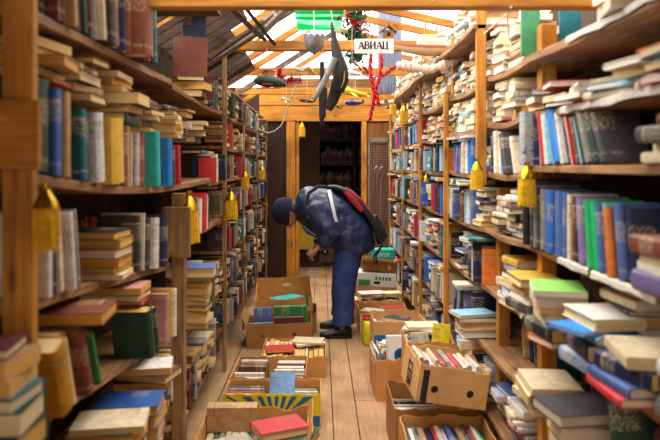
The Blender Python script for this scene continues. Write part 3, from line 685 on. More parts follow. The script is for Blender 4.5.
# flat books laid over the eye-level row
def flat(y, x, z, sp, ph):
    for _ in range(rng.randint(2, 3) if y < 3.5 else 1):
        h = rng.uniform(.17, .21); sp = sp + [(rng.choice(['brown', 'tan', 'charcoal', 'dark green', 'maroon', 'navy', 'grey']), rng.uniform(.014, .026), h, h * .72, rng.uniform(-10, 10), rng.uniform(0, .03), 0, rng.choice(('hardback', 'paperback')), rng.choice(('pages', 'away', 'aisle')))]
    tot = 0; keep = []
    for s_ in sp:
        tot += s_[1] + .001
        if z + tot < 1.80: keep.append(s_)
    sp = keep
    stack(x, y, z, sp, container('stack', ph, 'flat books laid over the eye-level row'))
flat(1.74, -.80, 1.672, [('red', .012, .2, .15, 3, 0, 0, 'hardback', 'pages'), ('dark green', .026, .21, .15, 4, .0, 0, 'hardback', 'aisle'), ('tan', .03, .22, .16, 8, .02, -.02, 'hardback', 'pages')], 'flat pile beside the tall post, eye-level row')
flat(1.98, -.79, 1.645, [('brown', .026, .21, .16, 3, 0, 0, 'hardback', 'pages'), ('tan', .03, .2, .15, -5, 0, 0, 'hardback', 'away'), ('charcoal', .035, .21, .15, 3, .01, 0, 'hardback', 'aisle'), ('grey', .02, .2, .15, 6, .0, 0, 'paperback', 'aisle')], 'second flat pile past the tall post, eye-level row')
flat(2.32, -.78, 1.6, [('dark green', .04, .23, .17, 5, .01, 0, 'hardback', 'away'), ('brown', .03, .23, .17, -3, 0, 0, 'hardback', 'pages'), ('slate blue', .04, .24, .18, 3, .02, 0, 'paperback', 'pages')], 'pile over the yellow book, eye-level row')
flat(2.62, -.78, 1.59, [('cream', .016, .2, .15, 8, .02, 0, 'paperback', 'away'), ('brown', .03, .21, .15, 4, 0, 0, 'hardback', 'away'), ('light blue', .02, .21, .16, 10, .01, 0, 'paperback', 'pages'), ('green', .018, .2, .15, -6, .02, 0, 'paperback', 'pages')], 'pale pile over the brown books, eye-level row')
flat(2.95, -.76, 1.583, [('tan', .02, .18, .13, 4, .02, 0, 'paperback', 'pages'), ('cream', .02, .18, .13, -4, .02, 0, 'paperback', 'pages'), ('cream', .02, .18, .13, 8, .03, 0, 'paperback', 'pages'), ('tan', .02, .18, .13, -3, .02, 0, 'paperback', 'pages'), ('yellow', .02, .18, .13, 5, .02, 0, 'paperback', 'pages')], 'yellow-edged pile, over the eye-level row')
flat(3.25, -.77, 1.585, [('navy', .03, .2, .14, 4, .0, 0, 'hardback', 'away'), ('violet', .03, .18, .13, -8, .0, 0, 'hardback', 'away'), ('white', .03, .18, .13, 9, .02, 0, 'paperback', 'pages')], 'pile over the turquoise book, eye-level row')
flat(3.62, -.77, 1.585, [('charcoal', .035, .2, .15, 4, .0, 0, 'hardback', 'away'), ('tan', .03, .2, .15, 12, .02, 0, 'hardback', 'pages'), ('olive', .03, .22, .15, 20, .02, 0, 'hardback', 'aisle')], 'pile over the bright blue book, eye-level row')
# top shelf row, tops above the frame
cT = container('row', 'top shelf, man\'s side', 'books standing on the top shelf the man faces')
spT = [('dark brown', .05, .24, -7, -.03), ('black', .04, .25, -7, -.03), ('maroon', .03, .24, -7, 0), ('brown', .03, .24, -7, .0), ('tan', .03, .23, -7, .02), ('maroon', .03, .24, -8, .0), ('charcoal', .03, .24, -8, .0), ('dark green', .03, .23, -8, .01), ('maroon', .035, .24, -8, .015), ('turquoise', .012, .2, -8, .01), ('grey', .03, .25, -8, .01), ('cream', .02, .24, -8, .03), ('dark brown', .035, .25, -6, .02), ('charcoal', .04, .25, -6, .035), ('reddish brown', .04, .25, -6, .03), ('green', .03, .26, 0, .01), ('navy', .025, .25, -4, .03), ('yellow', .02, .2, -4, .02), ('reddish brown', .04, .26, -3, .03), ('reddish brown', .10, .25, -2, .08), ('maroon', .03, .24, 0, .04), ('red', .025, .23, 0, .05), ('teal', .05, .25, -4, .06)]
row(-1, zl('f'), 1.58, spT, 1, -.70, cT)
cV = container('row', 'brown covers facing out, end of the top shelf', 'covers facing out')
stack(-.75, 3.7, 1.845, [('brown', .04, .2, .15, 5, 0, 0, 'hardback', 'away'), ('black', .05, .21, .16, -9, 0, 0, 'hardback', 'pages'), ('olive', .024, .2, .15, 12, 0, 0, 'hardback', 'aisle')], container('stack', 'low pile under the brown cover, top shelf', 'covers facing out'))
face_out(-.84, 3.66, 1.963, .03, .225, .19, 'reddish brown', 3, 0, cV, 0)
face_out(-.80, 3.72, 2.18, .045, .16, .13, 'navy', 2, 6, cV, 1)
row(-1, zl('e'), 1.0, auto_specs(.42, .22, LEFTMIX, rng), 1, -.775, container('row', 'eye-level shelf before the tall post', 'books before the tall post'))
# third shelf (below eye level)
cM = container('row', 'below eye level beside the tall post', 'books standing below eye level on the man\'s side')
row(-1, zl('d'), 1.57, [('white', .03, .205, 0, .02), ('navy', .022, .2, -5, .015), ('maroon', .012, .19, -6, 0), ('cream', .03, .21, -7, .01), ('charcoal', .02, .21, -8, 0), ('white', .03, .21, -8, .02), ('grey', .02, .22, -9, .02)], 1, -.69, cM)
stack(-.755, 2.12, zl('d')(2.03) + .002, [('cream', .016, .22, .16, 5, .01, -.01, 'paperback', 'pages'), ('mustard', .02, .21, .16, -4, 0, 0, 'hardback', 'pages'), ('mustard', .03, .22, .17, 3, 0, 0, 'hardback', 'pages'), ('brown', .028, .21, .16, -3, .01, -.02, 'hardback', 'pages'), ('mustard', .028, .22, .17, 4, 0, .01, 'hardback', 'pages'), ('black', .026, .21, .16, -3, 0, 0, 'hardback', 'pages')], container('stack', 'yellow-edged pile below eye level, man\'s side', 'yellow-edged pile'))
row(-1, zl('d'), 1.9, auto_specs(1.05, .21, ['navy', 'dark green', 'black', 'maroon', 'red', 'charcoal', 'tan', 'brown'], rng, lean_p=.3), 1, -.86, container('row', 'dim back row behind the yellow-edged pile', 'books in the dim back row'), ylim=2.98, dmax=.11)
row(-1, zl('d'), 2.42, [('charcoal', .035, .21, 0, 0), ('cream', .02, .22, 3, .01, 'paperback'), ('charcoal', .05, .2, 4, .015), ('white', .055, .2, 4, .035), ('maroon', .03, .19, 3, .015), ('cream', .03, .2, 3, .02), ('navy', .07, .215, 2, .04), ('tan', .02, .2, 2, .035)], 1, -.69, container('row', 'row before the nailed plank, below eye level', 'books beside the nailed plank'))

# fourth shelf
cK = container('row', 'leaning row under the brown lying book', 'leaning books beside the tall post')
row(-1, zl('c'), 1.54, [('mustard', .075, .185, -18, .05), ('charcoal', .02, .2, -19, .03), ('cream', .02, .2, -20, .03), ('brown', .03, .21, -21, .01), ('navy', .02, .2, -21, .0), ('reddish brown', .035, .21, -21, .04), ('black', .024, .19, -22, .0), ('tan', .024, .2, -22, .0), ('blue', .02, .175, -23, .0), ('green', .024, .185, -24, .02)], 1, -.69, cK)
row(-1, zl('c'), 2.3, [('dark green', .055, .185, -14, .07), ('black', .05, .18, -14, .05), ('dark green', .035, .185, -15, .06)], 1, -.69, container('row', 'dark trio under the red lying book, fourth shelf', 'dark trio on the fourth shelf'))
stack(-.725, 1.82, 1.02, [('reddish brown', .034, .25, .19, 6, 0, 0, 'hardback', 'pages')], container('single', 'lying flat over the leaning row beside the tall post', 'flat books over the leaning row'))
stack(-.765, 2.4, zl('c')(2.4) + .205, [('red', .014, .2, .15, 4, .01, 0, 'hardback', 'pages'), ('brown', .024, .22, .16, -3, .0, 0, 'hardback', 'pages'), ('pink', .024, .22, .17, 3, .0, 0, 'paperback', 'pages')], container('stack', 'pile with the pink book on top, fourth shelf', 'pink topped pile'))
row(-1, zl('c'), 2.72, [('pink', .05, .2, 0, .035), ('grey', .02, .2, 0, .02), ('violet', .02, .2, 0, .0), ('yellow', .03, .21, 0, .03), ('white', .04, .21, 0, .04)], 1, -.69, container('row', 'pale row beside the plank post, fourth shelf', 'pale spines on the fourth shelf'))
# bottom shelf
zb = .447
stack(-.67, 2.02, zb, [('navy', .05, .2, .15, 3, 0, 0, 'hardback', 'pages'), ('navy', .05, .2, .15, 3, 0, 0, 'hardback', 'pages'), ('brown', .04, .22, .16, 5, 0, 0, 'hardback', 'pages'), ('charcoal', .05, .21, .16, -6, .0, 0, 'hardback', 'pages'), ('cream', .02, .22, .16, 9, .01, 0, 'paperback', 'pages')], container('stack', 'pile under the leaning row, bottom shelf', 'piles on the bottom shelf'))
stack(-.68, 2.3, zb, [('mustard', .05, .2, .15, 3, 0, 0, 'hardback', 'pages'), ('slate blue', .05, .2, .16, 5, .01, 0, 'hardback', 'pages'), ('mustard', .04, .22, .16, -3, 0, 0, 'hardback', 'pages'), ('blue', .035, .22, .17, 5, 0, -.01, 'hardback', 'pages')], container('stack', 'blue topped pile, bottom shelf the man faces', 'piles on the bottom shelf'))
stack(-.73, 2.62, zb, [('black', .045, .2, .15, 3, 0, 0, 'hardback', 'pages'), ('dark green', .05, .2, .15, -3, 0, 0, 'hardback', 'aisle'), ('dark brown', .05, .21, .15, 8, 0, 0, 'hardback', 'pages'), ('maroon', .03, .22, .16, -12, .03, 0, 'hardback', 'pages'), ('white', .025, .22, .16, 10, .01, .0, 'paperback', 'pages')], container('stack', 'white and maroon pile, bottom shelf the man faces', 'piles on the bottom shelf'))
stack(-.66, 1.78, zb, [('navy', .05, .2, .15, 3, 0, 0, 'hardback', 'pages'), ('black', .06, .2, .15, -3, 0, 0, 'hardback', 'pages'), ('teal', .04, .2, .15, 18, .02, 0, 'hardback', 'aisle')], container('stack', 'teal topped pile, bottom shelf the man faces', 'piles on the bottom shelf'))
row(-1, zl('b'), 2.75, [('white', .014, .2, -4, .05, 'paperback'), ('dark green', .03, .2, -4, .04), ('cream', .02, .21, -4, .03), ('brown', .03, .19, -4, .03)], 1, -.69, container('row', 'foot of the plank post, bottom shelf', 'thin books on the bottom shelf'))
# big pile before the tall post, at the picture's corner
stack(-.70, 1.335, .80, [('dark green', .06, .2, .15, 4, -.0, 0, 'hardback', 'pages'), ('dark green', .05, .2, .15, -3, -.0, 0, 'hardback', 'pages'), ('dark green', .05, .2, .145, 5, -.0, 0, 'hardback', 'pages'), ('teal', .028, .2, .145, -2, -.005, 0, 'hardback', 'pages'), ('white', .035, .2, .145, 4, -.02, 0, 'paperback', 'pages'), ('tan', .036, .2, .145, -3, -.015, .0, 'paperback', 'pages'), ('maroon', .02, .19, .14, 8, -.03, 0, 'hardback', 'pages')], container('stack', 'dark green pile before the tall post', 'pile before the tall post'))
LOW = thing('side_table', 'low wooden stand before the tall post carrying the dark green pile', 'stand', (-.70, 1.33, 0))
MB().box((-.06, -.12, .765), (.12, .11, .798)).build('top', 'board_y', LOW, bevel=.003)
for x in (-.058, .085):
    for y in (-.115, .075): MB().box((x, y, 0), (x + .03, y + .03, .764)).build('leg', 'board_z', LOW)
# later bays the man faces
fill_left(zc(1.36), 4.1, 4.5, [('row', .4)], .2, 'eye-level shelf, second bay, man\'s side')
fill_left(zc(1.84), 3.72, 4.5, [('stack', 6), ('row', .3), ('stack', 7)], .22, 'top shelf, second bay, man\'s side')
fill_left(zc(1.6 - .03), 4.1, 4.5, [('stack', 5)], .2, 'over the eye-level row, second bay, man\'s side') if 0 else None
row(-1, zc(1.09), 3.25, [('dark brown', .05, .2, 0, .0), ('dark brown', .05, .2, 0, .05), ('cream', .02, .2, 3, .0), ('green', .05, .19, 6, .03), ('white', .03, .19, 6, .02), ('orange', .03, .19, 6, .02), ('grey', .03, .2, 6, .02), ('charcoal', .03, .19, 5, .0), ('white', .04, .19, 5, .03), ('red', .05, .22, 4, .05), ('maroon', .04, .2, 4, .0), ('brown', .05, .2, 0, .0), ('olive', .05, .2, 0, 0), ('white', .05, .2, 0, .02), ('green', .05, .2, 0, 0), ('tan', .05, .2, 0, 0), ('black', .05, .2, 0, 0)], 1, -.70, container('row', 'below eye level past the nailed plank', 'books past the nailed plank'), ylim=4.5)
stack(-.70, 3.42, .605, [('tan', .03, .2, .15, 3, 0, 0, 'hardback', 'pages'), ('cream', .03, .2, .15, -6, .01, 0, 'paperback', 'pages'), ('cream', .028, .2, .15, 4, 0, 0, 'paperback', 'pages'), ('charcoal', .03, .2, .15, -3, .01, 0, 'hardback', 'pages'), ('cream', .026, .2, .15, 5, 0, 0, 'paperback', 'pages'), ('tan', .03, .2, .15, -4, .0, 0, 'hardback', 'pages'), ('cream', .034, .2, .15, 3, .01, 0, 'paperback', 'pages'), ('mustard', .026, .2, .15, -5, .0, 0, 'hardback', 'pages'), ('mustard', .032, .2, .15, 4, .01, 0, 'hardback', 'pages'), ('slate blue', .05, .25, .19, 5, .015, -.02, 'hardback', 'pages')], container('stack', 'blue topped pile past the nailed plank', 'blue topped pile'))
fill_left(zc(.60), 3.56, 4.5, [('stack', 9), ('row', .3), ('stack', 8)], .3, 'knee-level shelf, second bay, man\'s side')
fill_left(zc(.20), 3.1, 4.5, [('stack', 7), ('row', .2), ('stack', 9), ('stack', 8)], .26, 'bottom shelf, second bay, man\'s side')
fill_left(zc(1.60 - .02), 4.05, 4.06, [('row', .3)], .2, 'x')
LNAME = ['bottom shelf', 'sixth shelf down', 'fifth shelf down', 'fourth shelf down', 'third shelf down', 'second shelf down', 'top shelf']
for i in (3, 4, 5):
    for k, z in enumerate(LT3):
        plan = [[('row', .5), ('stack', 7)], [('stack', 8), ('row', .45)], [('row', .6), ('stack', 6)], [('row', .7)], [('row', .5), ('stack', 5)], [('stack', 6), ('row', .3), ('stack', 6)], [('stack', 7), ('row', .3)]][k]
        fill_left(zc(z), LP[i] + .06, LP[i + 1] - .03, plan, .2, f'{LNAME[k]}, {BAYS[i - 1]} bay, man\'s side')
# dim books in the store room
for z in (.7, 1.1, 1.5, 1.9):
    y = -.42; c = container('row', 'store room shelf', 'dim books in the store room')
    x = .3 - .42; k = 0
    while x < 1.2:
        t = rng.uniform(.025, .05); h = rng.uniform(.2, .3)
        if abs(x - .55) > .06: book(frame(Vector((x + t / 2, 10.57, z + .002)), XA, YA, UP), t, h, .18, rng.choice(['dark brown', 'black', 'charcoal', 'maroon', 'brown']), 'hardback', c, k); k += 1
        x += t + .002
# ------------------------------------------------------------------ cartons on the floor
def hpanel(mb, W, H, th, M, m, holes=(), rag=0.0, seed=0, topf=None):
    """wall of a carton in the local XZ plane (y 0..th), width W, height H, with round hand holes and a torn top edge."""
    rr = random.Random(seed)
    off = [rr.uniform(-1, 1) for _ in range(40)]
    def top(x):
        u = (x / W + .5) * 12; i = int(max(0, min(38, u))); f = u - i
        return H + rag * ((1 - f) * off[i] + f * off[i + 1]) + (topf(x / W) if topf else 0)
    def slab(poly):
        n = len(poly)
        mb.add([(x, 0, z) for x, z in poly] + [(x, th, z) for x, z in poly], [tuple(range(n)), tuple(range(2 * n - 1, n - 1, -1))] + [((k + 1) % n, k, n + k, n + (k + 1) % n) for k in range(n)], m, M)
    hs = sorted(holes); cuts = [-W / 2] + [(a[0] + b[0]) / 2 for a, b in zip(hs, hs[1:])] + [W / 2]
    if not hs:
        k = 12; xs = [-W / 2 + W * i / k for i in range(k + 1)]
        for i in range(k): slab([(xs[i], 0), (xs[i + 1], 0), (xs[i + 1], top(xs[i + 1])), (xs[i], top(xs[i]))])
        return
    for (hx, hz, ra, rb), x0, x1 in zip(hs, cuts, cuts[1:]):
        n = 24; inn, out = [], []
        for k in range(n):
            a = 2 * math.pi * (k + .5) / n; c, s = math.cos(a), math.sin(a)
            inn.append((hx + ra * c, hz + rb * s))
            t = 1e9
            if c > 1e-6: t = min(t, (x1 - hx) / c)
            if c < -1e-6: t = min(t, (x0 - hx) / c)
            if s < -1e-6: t = min(t, -hz / s)
            if s > 1e-6: t = min(t, (H - hz) / s)
            px, pz = hx + t * c, hz + t * s
            # square the corners off by snapping the two samples beside each corner
            out.append((px, top(px) if abs(pz - H) < 1e-5 else pz))
        for cx, cz in ((x0, 0), (x1, 0), (x1, H), (x0, H)):
            i = min(range(n), key=lambda q: (out[q][0] - cx) ** 2 + (out[q][1] - cz) ** 2)
            out[i] = (cx, top(cx) if cz else 0)
        for k in range(n):
            j = (k + 1) % n; slab([inn[k], out[k], out[j], inn[j]])

class Carton: pass
def carton(label, x0, x1, y0, y1, z, h, yaw=0, roll=0, pitch=0, mat='cardboard', holes=(), flaps=(), rag=.006, seed=0, front=None, name='cardboard_box', bh=None, lowfront=0, mats=None, group=None, backholes=()):
    W, L = x1 - x0, y1 - y0; cx, cy = (x0 + x1) / 2, (y0 + y1) / 2
    E = thing(name, label, 'box', (cx, cy, z), (R(pitch), R(roll), R(yaw)), group)
    E.rotation_euler = (R(pitch), R(roll), R(yaw))
    th = .005; body = MB(); I = Matrix.Identity(4)
    def PM(px, py, ang): return Matrix.Translation((px, py, .004)) @ Matrix.Rotation(R(ang), 4, 'Z')
    mf = mats or {}
    lf = (lambda u: -lowfront) if lowfront else None
    hpanel(body, W, h, th, PM(0, -L / 2, 0), mf.get('f', mat), holes, rag, seed, lf)
    hpanel(body, W, bh or h, th, PM(0, L / 2, 180), mf.get('b', mat), backholes, rag, seed + 1)
    hpanel(body, L - 2 * th, h, th, PM(-W / 2, 0, -90), mf.get('s', mat), (), rag, seed + 2, (lambda u: -lowfront * (u + .5)) if lowfront else None)
    hpanel(body, L - 2 * th, h, th, PM(W / 2, 0, 90), mf.get('s', mat), (), rag, seed + 3, (lambda u: -lowfront * (.5 - u)) if lowfront else None)
    body.box((-W / 2, -L / 2, 0), (W / 2, L / 2, .004), mat)
    b = body.build('body', mat, E)
    for side, ang, ln in flaps:
        f = MB(); a = R(ang)
        px, py, rz, wd = {'f': (0, -L / 2, 0, W), 'b': (0, L / 2, 180, W), 'l': (-W / 2, 0, -90, L), 'r': (W / 2, 0, 90, L)}[side]
        wob = [rng.uniform(-.008, .008) for _ in range(9)]
        vs = []
        for i in range(9):
            xx = -wd / 2 + wd * i / 8
            for q, r in ((0, 0), (.5, ln * .5), (1, ln + wob[i])):
                bend = a * (1 + .12 * q)
                vs.append((xx, -r * math.sin(bend), h + .004 + r * math.cos(bend) + (rag * .3)))
        fs = [(i * 3 + j, i * 3 + 3 + j, i * 3 + 4 + j, i * 3 + 1 + j) for i in range(8) for j in range(2)]
        f.add(vs, fs, mat, Matrix.Translation((px, py, 0)) @ Matrix.Rotation(R(rz), 4, 'Z'))
        o = f.build('flap', mat, b); s = o.modifiers.new('Solidify', 'SOLIDIFY'); s.thickness = .004; s.offset = 0
    C = Carton(); C.E = b; C.M = Matrix.Translation((cx, cy, z)) @ E.rotation_euler.to_matrix().to_4x4(); C.W, C.L, C.h = W, L, h
    return C
def box_row(C, cid, pal, x0=None, x1=None, y=0, hh=(.17, .21), base=.008, dd=None, along='X', up='spine', t=(.014, .035), tilt=0, style=None):
    """books on edge in a carton, spines (or page tops) up, side by side along one axis of it."""
    lim0 = -C.W / 2 + .012 if x0 is None else x0; lim1 = C.W / 2 - .012 if x1 is None else x1
    p = lim0; k = 0
    while True:
        tt = rng.uniform(*t)
        if p + tt > lim1: break
        h = rng.uniform(*hh); d = h * rng.uniform(.64, .72)
        if dd: d = rng.uniform(*dd)
        pos = p + tt / 2
        if along == 'X':
            o, x, zz = Vector((pos, y + h / 2, 0)), XA, -YA
        else:
            o, x, zz = Vector((y - h / 2, pos, 0)), YA, XA
        if up == 'spine': yd = -UP; o.z = base + d
        else: yd = UP; o.z = base
        x = yd.cross(zz)
        if tilt:
            rot = Matrix.Rotation(R(tilt), 3, 'Y' if along == 'X' else 'X')
            x, yd, zz = rot @ x, rot @ yd, rot @ zz
        ML = frame(o, x, yd, zz)
        book(C.M @ ML, tt, h, d, pick(pal), style or rng.choice(('hardback', 'paperback')), cid, k)
        p += tt + .002; k += 1
def box_flat(C, x, y, z, specs, cid):
    n0 = len(BOOKS); stack(x, y, z, specs, cid)
    for b in BOOKS[n0:]: b.M = C.M @ b.M
G1 = 'cardboard boxes of books along the floor'
# --- the man's left side of the aisle in the picture
L6 = carton('ragged cardboard box in front of the blue and yellow printed box, holding a red book', -.58, -.06, 2.9, 3.32, 0, .2, 1, seed=1, rag=.014, flaps=(('r', 20, .05),), group=G1)
c = container('box', 'box with the red book on top', 'books in the ragged box')
box_row(L6, c, ['dark green', 'charcoal', 'cream', 'grey'], y=.1, hh=(.15, .17), dd=(.1, .12), t=(.02, .04))
box_row(L6, c, ['charcoal', 'brown', 'navy', 'tan'], y=-.1, hh=(.15, .17), dd=(.08, .1), t=(.02, .04))
c = container('single', 'lying across the ragged box beside the grey album', 'top books in the ragged box')
box_flat(L6, .12, -.03, .178 - .03, [('dark green', .03, .25, .17, 70, .05, 0, 'hardback', 'aisle'), ('red', .04, .24, .17, 24, 0, 0, 'hardback', 'pages')], c)
c = container('single', 'lying at the front of the ragged box', 'top books in the ragged box')
box_flat(L6, -.12, -.1, .135, [('yellow', .014, .26, .18, 28, 0, 0, 'paperback*', 'pages')], c)
c = container('single', 'standing album with handwriting at the back of the ragged box', 'album')
book(L6.M @ frame(Vector((-.24, .12, .13)), YA, -UP, -XA) @ Matrix.Translation((0, 0, -.25)), .06, .25, .105, 'grey', 'hardback', c, 0) if 0 else book(L6.M @ frame(Vector((.0, .15, .245)), -YA, -UP, -XA), .075, .25, .125, 'tan', 'hardback', c, 0)
L5 = carton('cardboard box printed with blue and yellow rays, behind the ragged box', -.54, .0, 3.56, 3.8, 0, .19, 0, seed=7, rag=.008, mat='cardboard', mats={'f': 'print_yellow'}, group=G1)
p = MB()        # printed rays fanning out from the middle of the front
def ray(x0, x1, x2, x3, z0, z1): p.add([(x0, -.1235, z0), (x1, -.1235, z0), (x2, -.1235, z1), (x3, -.1235, z1)], [(0, 1, 2, 3)])
for i in range(9):
    a0 = -1.25 + i * .3; a1 = a0 + .15
    x0, x1 = .02 + .05 * math.sin(a0), .02 + .05 * math.sin(a1); f = lambda a: max(-.265, min(.265, .02 + .15 * math.tan(a * .95)))
    ray(x0, x1, f(a1), f(a0), .06, .178)
ray(-.265, .0, -.03, -.265, .012, .06); ray(.06, .265, .265, .1, .012, .07)
s = p.build('blue_print', 'print_blue', L5.E); m = s.modifiers.new('Solidify', 'SOLIDIFY'); m.thickness = .001
c = container('box', 'blue and yellow printed box', 'books in the printed box')
box_row(L5, c, ['grey', 'charcoal', 'white', 'dark green', 'red', 'cream', 'slate blue'], x0=-.1, x1=.1, y=-.16, along='Y', hh=(.2, .22), dd=(.15, .165), t=(.016, .03))
c = container('single', 'standing in the blue and yellow printed box', 'books in the printed box')
book(L5.M @ frame(Vector((-.01, -.03, .03)), YA, XA, UP) , .045, .2, .02, 'red', 'hardback', c, 0) if 0 else None
box_row(L5, container('box', 'printed box, further row', 'books in the printed box'), ['grey', 'white', 'red', 'tan'], x0=-.1, x1=.1, y=.18, along='Y', hh=(.12, .14), dd=(.13, .15), t=(.016, .03))
c = container('single', 'leaning upright in the blue and yellow printed box', 'books in the printed box')
zz = Vector((0, math.sin(R(28)), math.cos(R(28))))
book(L5.M @ frame(Vector((-.02, -.065, .075)), XA.cross(zz), XA, zz), .03, .21, .14, 'light blue', 'hardback', c, 0); BOOKS[-1].rgb = srgb('#7fa6dc')
L4 = carton('cardboard box of brown and white volumes behind the printed box', -.54, -.09, 3.83, 4.27, 0, .19, -1, seed=12, rag=.01, group=G1)
for yy, pl, q in ((-.1, ['brown', 'tan', 'white', 'grey'], 'front'), (.1, ['maroon', 'white', 'brown', 'charcoal'], 'back')):
    box_row(L4, container('box', f'{q} row, box behind the printed box', 'books in the box of volumes'), pl, x0=-.2 if yy < 0 else .02, x1=-.02 if yy < 0 else .2, y=yy * 1.2, along='Y', hh=(.17, .19), dd=(.15, .19), t=(.02, .045))
    box_row(L4, container('box', f'{q} row right part, box behind the printed box', 'books in the box of volumes'), pl[::-1], x0=-.2 if yy < 0 else .02, x1=-.02 if yy < 0 else .2, y=-yy * 1.2, along='Y', hh=(.17, .19), dd=(.15, .19), t=(.02, .04))
L3 = carton('low cardboard box holding a red book, in front of the box with finger holes', -.42, .035, 4.42, 4.92, 0, .135, 0, seed=17, rag=.006, group=G1)
box_row(L3, container('box', 'low box with the red book', 'books in the low box'), ['white', 'grey', 'brown', 'charcoal'], y=-.12, hh=(.18, .2), dd=(.12, .14), t=(.02, .04), up='pages')
box_row(L3, container('box', 'low box, further row', 'books in the low box'), ['white', 'cream', 'maroon', 'charcoal'], y=.1, hh=(.18, .2), dd=(.12, .14), t=(.02, .04), up='pages')
box_flat(L3, -.1, -.1, .15, [('red', .016, .2, .15, 10, 0, 0, 'paperback', 'pages')], container('single', 'lying on top in the low box', 'top book in the low box'))
L2 = carton('cardboard box with two round finger holes, a green and a dark red book poking out', -.6, -.07, 5.13, 5.5, 0, .19, 2, roll=-2, mat='cardboard_dark', holes=((-.14, .1, .018, .018), (.12, .1, .018, .018)), seed=22, flaps=(('l', 25, .08),), group=G1)
c = container('box', 'box with two finger holes', 'books in the box with finger holes')
book(L2.M @ frame(Vector((.21, -.08, .16)), YA, UP, -XA) , .03, .26, .0001, 'maroon', 'hardback', c, 0) if 0 else None
def edge_up(C, x, y, z, t, h, d, col, cid, k, page=None):
    """a book on its long edge, board to the camera, spine up."""
    book(C.M @ frame(Vector((x + h / 2, y, z + d)), -YA, -UP, -XA), t, h, d, col, 'hardback', cid, k, page=page)
edge_up(L2, .08, -.08, .075, .04, .24, .15, 'maroon', c, 0); edge_up(L2, .09, .03, .13, .05, .27, .16, 'green', c, 1); edge_up(L2, -.14, .04, .12, .03, .15, .16, 'slate blue', c, 2); edge_up(L2, -.15, -.1, .04, .02, .2, .15, 'grey', c, 3)
L1b = carton('lower cardboard box hidden under the scooped open box, at the man\'s feet', -.52, -.04, 5.62, 6.06, 0, .165, 0, seed=30, mat='cardboard_dark', group=G1)
L1 = carton('wide open cardboard box with a scooped front and a turquoise paper inside', -.58, -.08, 5.6, 6.04, .178, .2, 3, roll=-3, lowfront=.09, bh=.23, backholes=((-.03, .16, .04, .016),), seed=33, rag=.004, group=G1)
box_flat(L1, .02, .05, .02, [('grey', .05, .24, .17, 8, 0, 0, 'hardback', 'pages'), ('turquoise', .012, .26, .2, 35, 0, 0, 'paperback', 'pages')], container('single', 'lying in the wide open scooped box', 'in the scooped box'))
MB().box((.19, -.222, .05), (.215, -.2205, .15)).build('green_tape', 'print_green', L1.E)
# --- the other side of the aisle
R1 = carton('cardboard box of coloured spines at the frame bottom, under the tilted lettered box', .375, .775, 2.72, 3.1, 0, .25, 0, seed=41, rag=.012, group=G1)
box_row(R1, container('box', 'bottom box under the lettered box', 'books in the bottom box'), ['white', 'grey', 'light blue', 'red', 'navy', 'slate blue', 'tan', 'white', 'bright green', 'charcoal'], y=.06, hh=(.19, .22), dd=(.19, .21), t=(.014, .028))
box_row(R1, container('box', 'bottom box, nearer row', 'books in the bottom box'), ['white', 'grey', 'green', 'red', 'navy', 'cream'], y=-.11, hh=(.1, .11), dd=(.18, .2), t=(.014, .028))
R2 = carton('worn cardboard box of dark books crushed under the tilted lettered box', .36, .76, 3.13, 3.55, 0, .262, 0, seed=46, mat='cardboard_dark', rag=.01, group=G1)
box_row(R2, container('box', 'crushed box under the lettered box', 'books in the crushed box'), ['brown', 'charcoal', 'olive', 'black', 'white'], x0=-.17, x1=.1, y=-.08, along='Y', hh=(.2, .22), dd=(.2, .23), t=(.014, .03))
R3 = carton('tilted cardboard box with stencilled letters and two round holes above the crushed box', .425, .76, 2.99, 3.37, .338, .165, 3, roll=9, mat='cardboard_pale', holes=((-.085, .06, .018, .018), (.085, .06, .018, .018)), seed=52, rag=.01, group=G1)
MB().box((-.148, -.1915, .0), (-.118, -.19, .15)).build('printed_stripe', 'print_black', R3.E)
lt = MB()
def stroke(a, b, w=.011): lt.bar((-.1712, a[0], a[1]), (-.1712, b[0], b[1]), .002, w, up=(1, 0, 0)) if 0 else lt.box((-.1718, min(a[0], b[0]) - w / 2, min(a[1], b[1]) - w / 2), (-.1704, max(a[0], b[0]) + w / 2, max(a[1], b[1]) + w / 2))
y = .1                                  # rough stencilled letters reading down the end of the box
for zc0 in (.128, .087, .046): 
    stroke((.03, zc0), (.03, zc0 - .024)); stroke((.03, zc0), (-.05, zc0)); stroke((-.05, zc0), (-.05, zc0 - .024))
    if zc0 != .128: stroke((-.01, zc0 - .024), (.03, zc0 - .024))
    if zc0 == .046: stroke((-.05, zc0 - .012), (.0, zc0 - .012))
lt.build('stencil_letters', 'print_black', R3.E)
box_row(R3, container('box', 'tilted lettered box', 'books in the tilted lettered box'), ['white', 'red', 'white', 'cream', 'red', 'white', 'grey', 'pink'], y=.0, hh=(.2, .22), dd=(.14, .172), t=(.016, .03), tilt=-8)
R4 = carton('rounded brown cardboard box holding magazines beside the white carton with a blue ring', .335, .62, 3.98, 4.36, 0, .25, 2, seed=60, rag=.015, group=G1)
wc = thing('white_carton', 'white carton printed with a blue ring standing in the rounded brown box', 'box', (.475, 4.05, .1), (R(-10), 0, R(4)))
MB().box((-.055, -.03, 0), (.1, .03, .28)).build('body', 'white_card', wc, bevel=.003)
k = MB(); k.lathe([(.03, 0), (.045, 0), (.045, .002), (.03, .002), (.03, 0)], 24, None, Matrix.Translation((.03, -.0305, .16)) @ Matrix.Rotation(R(90), 4, 'X'))
k.build('printed_ring', 'print_blue', wc)
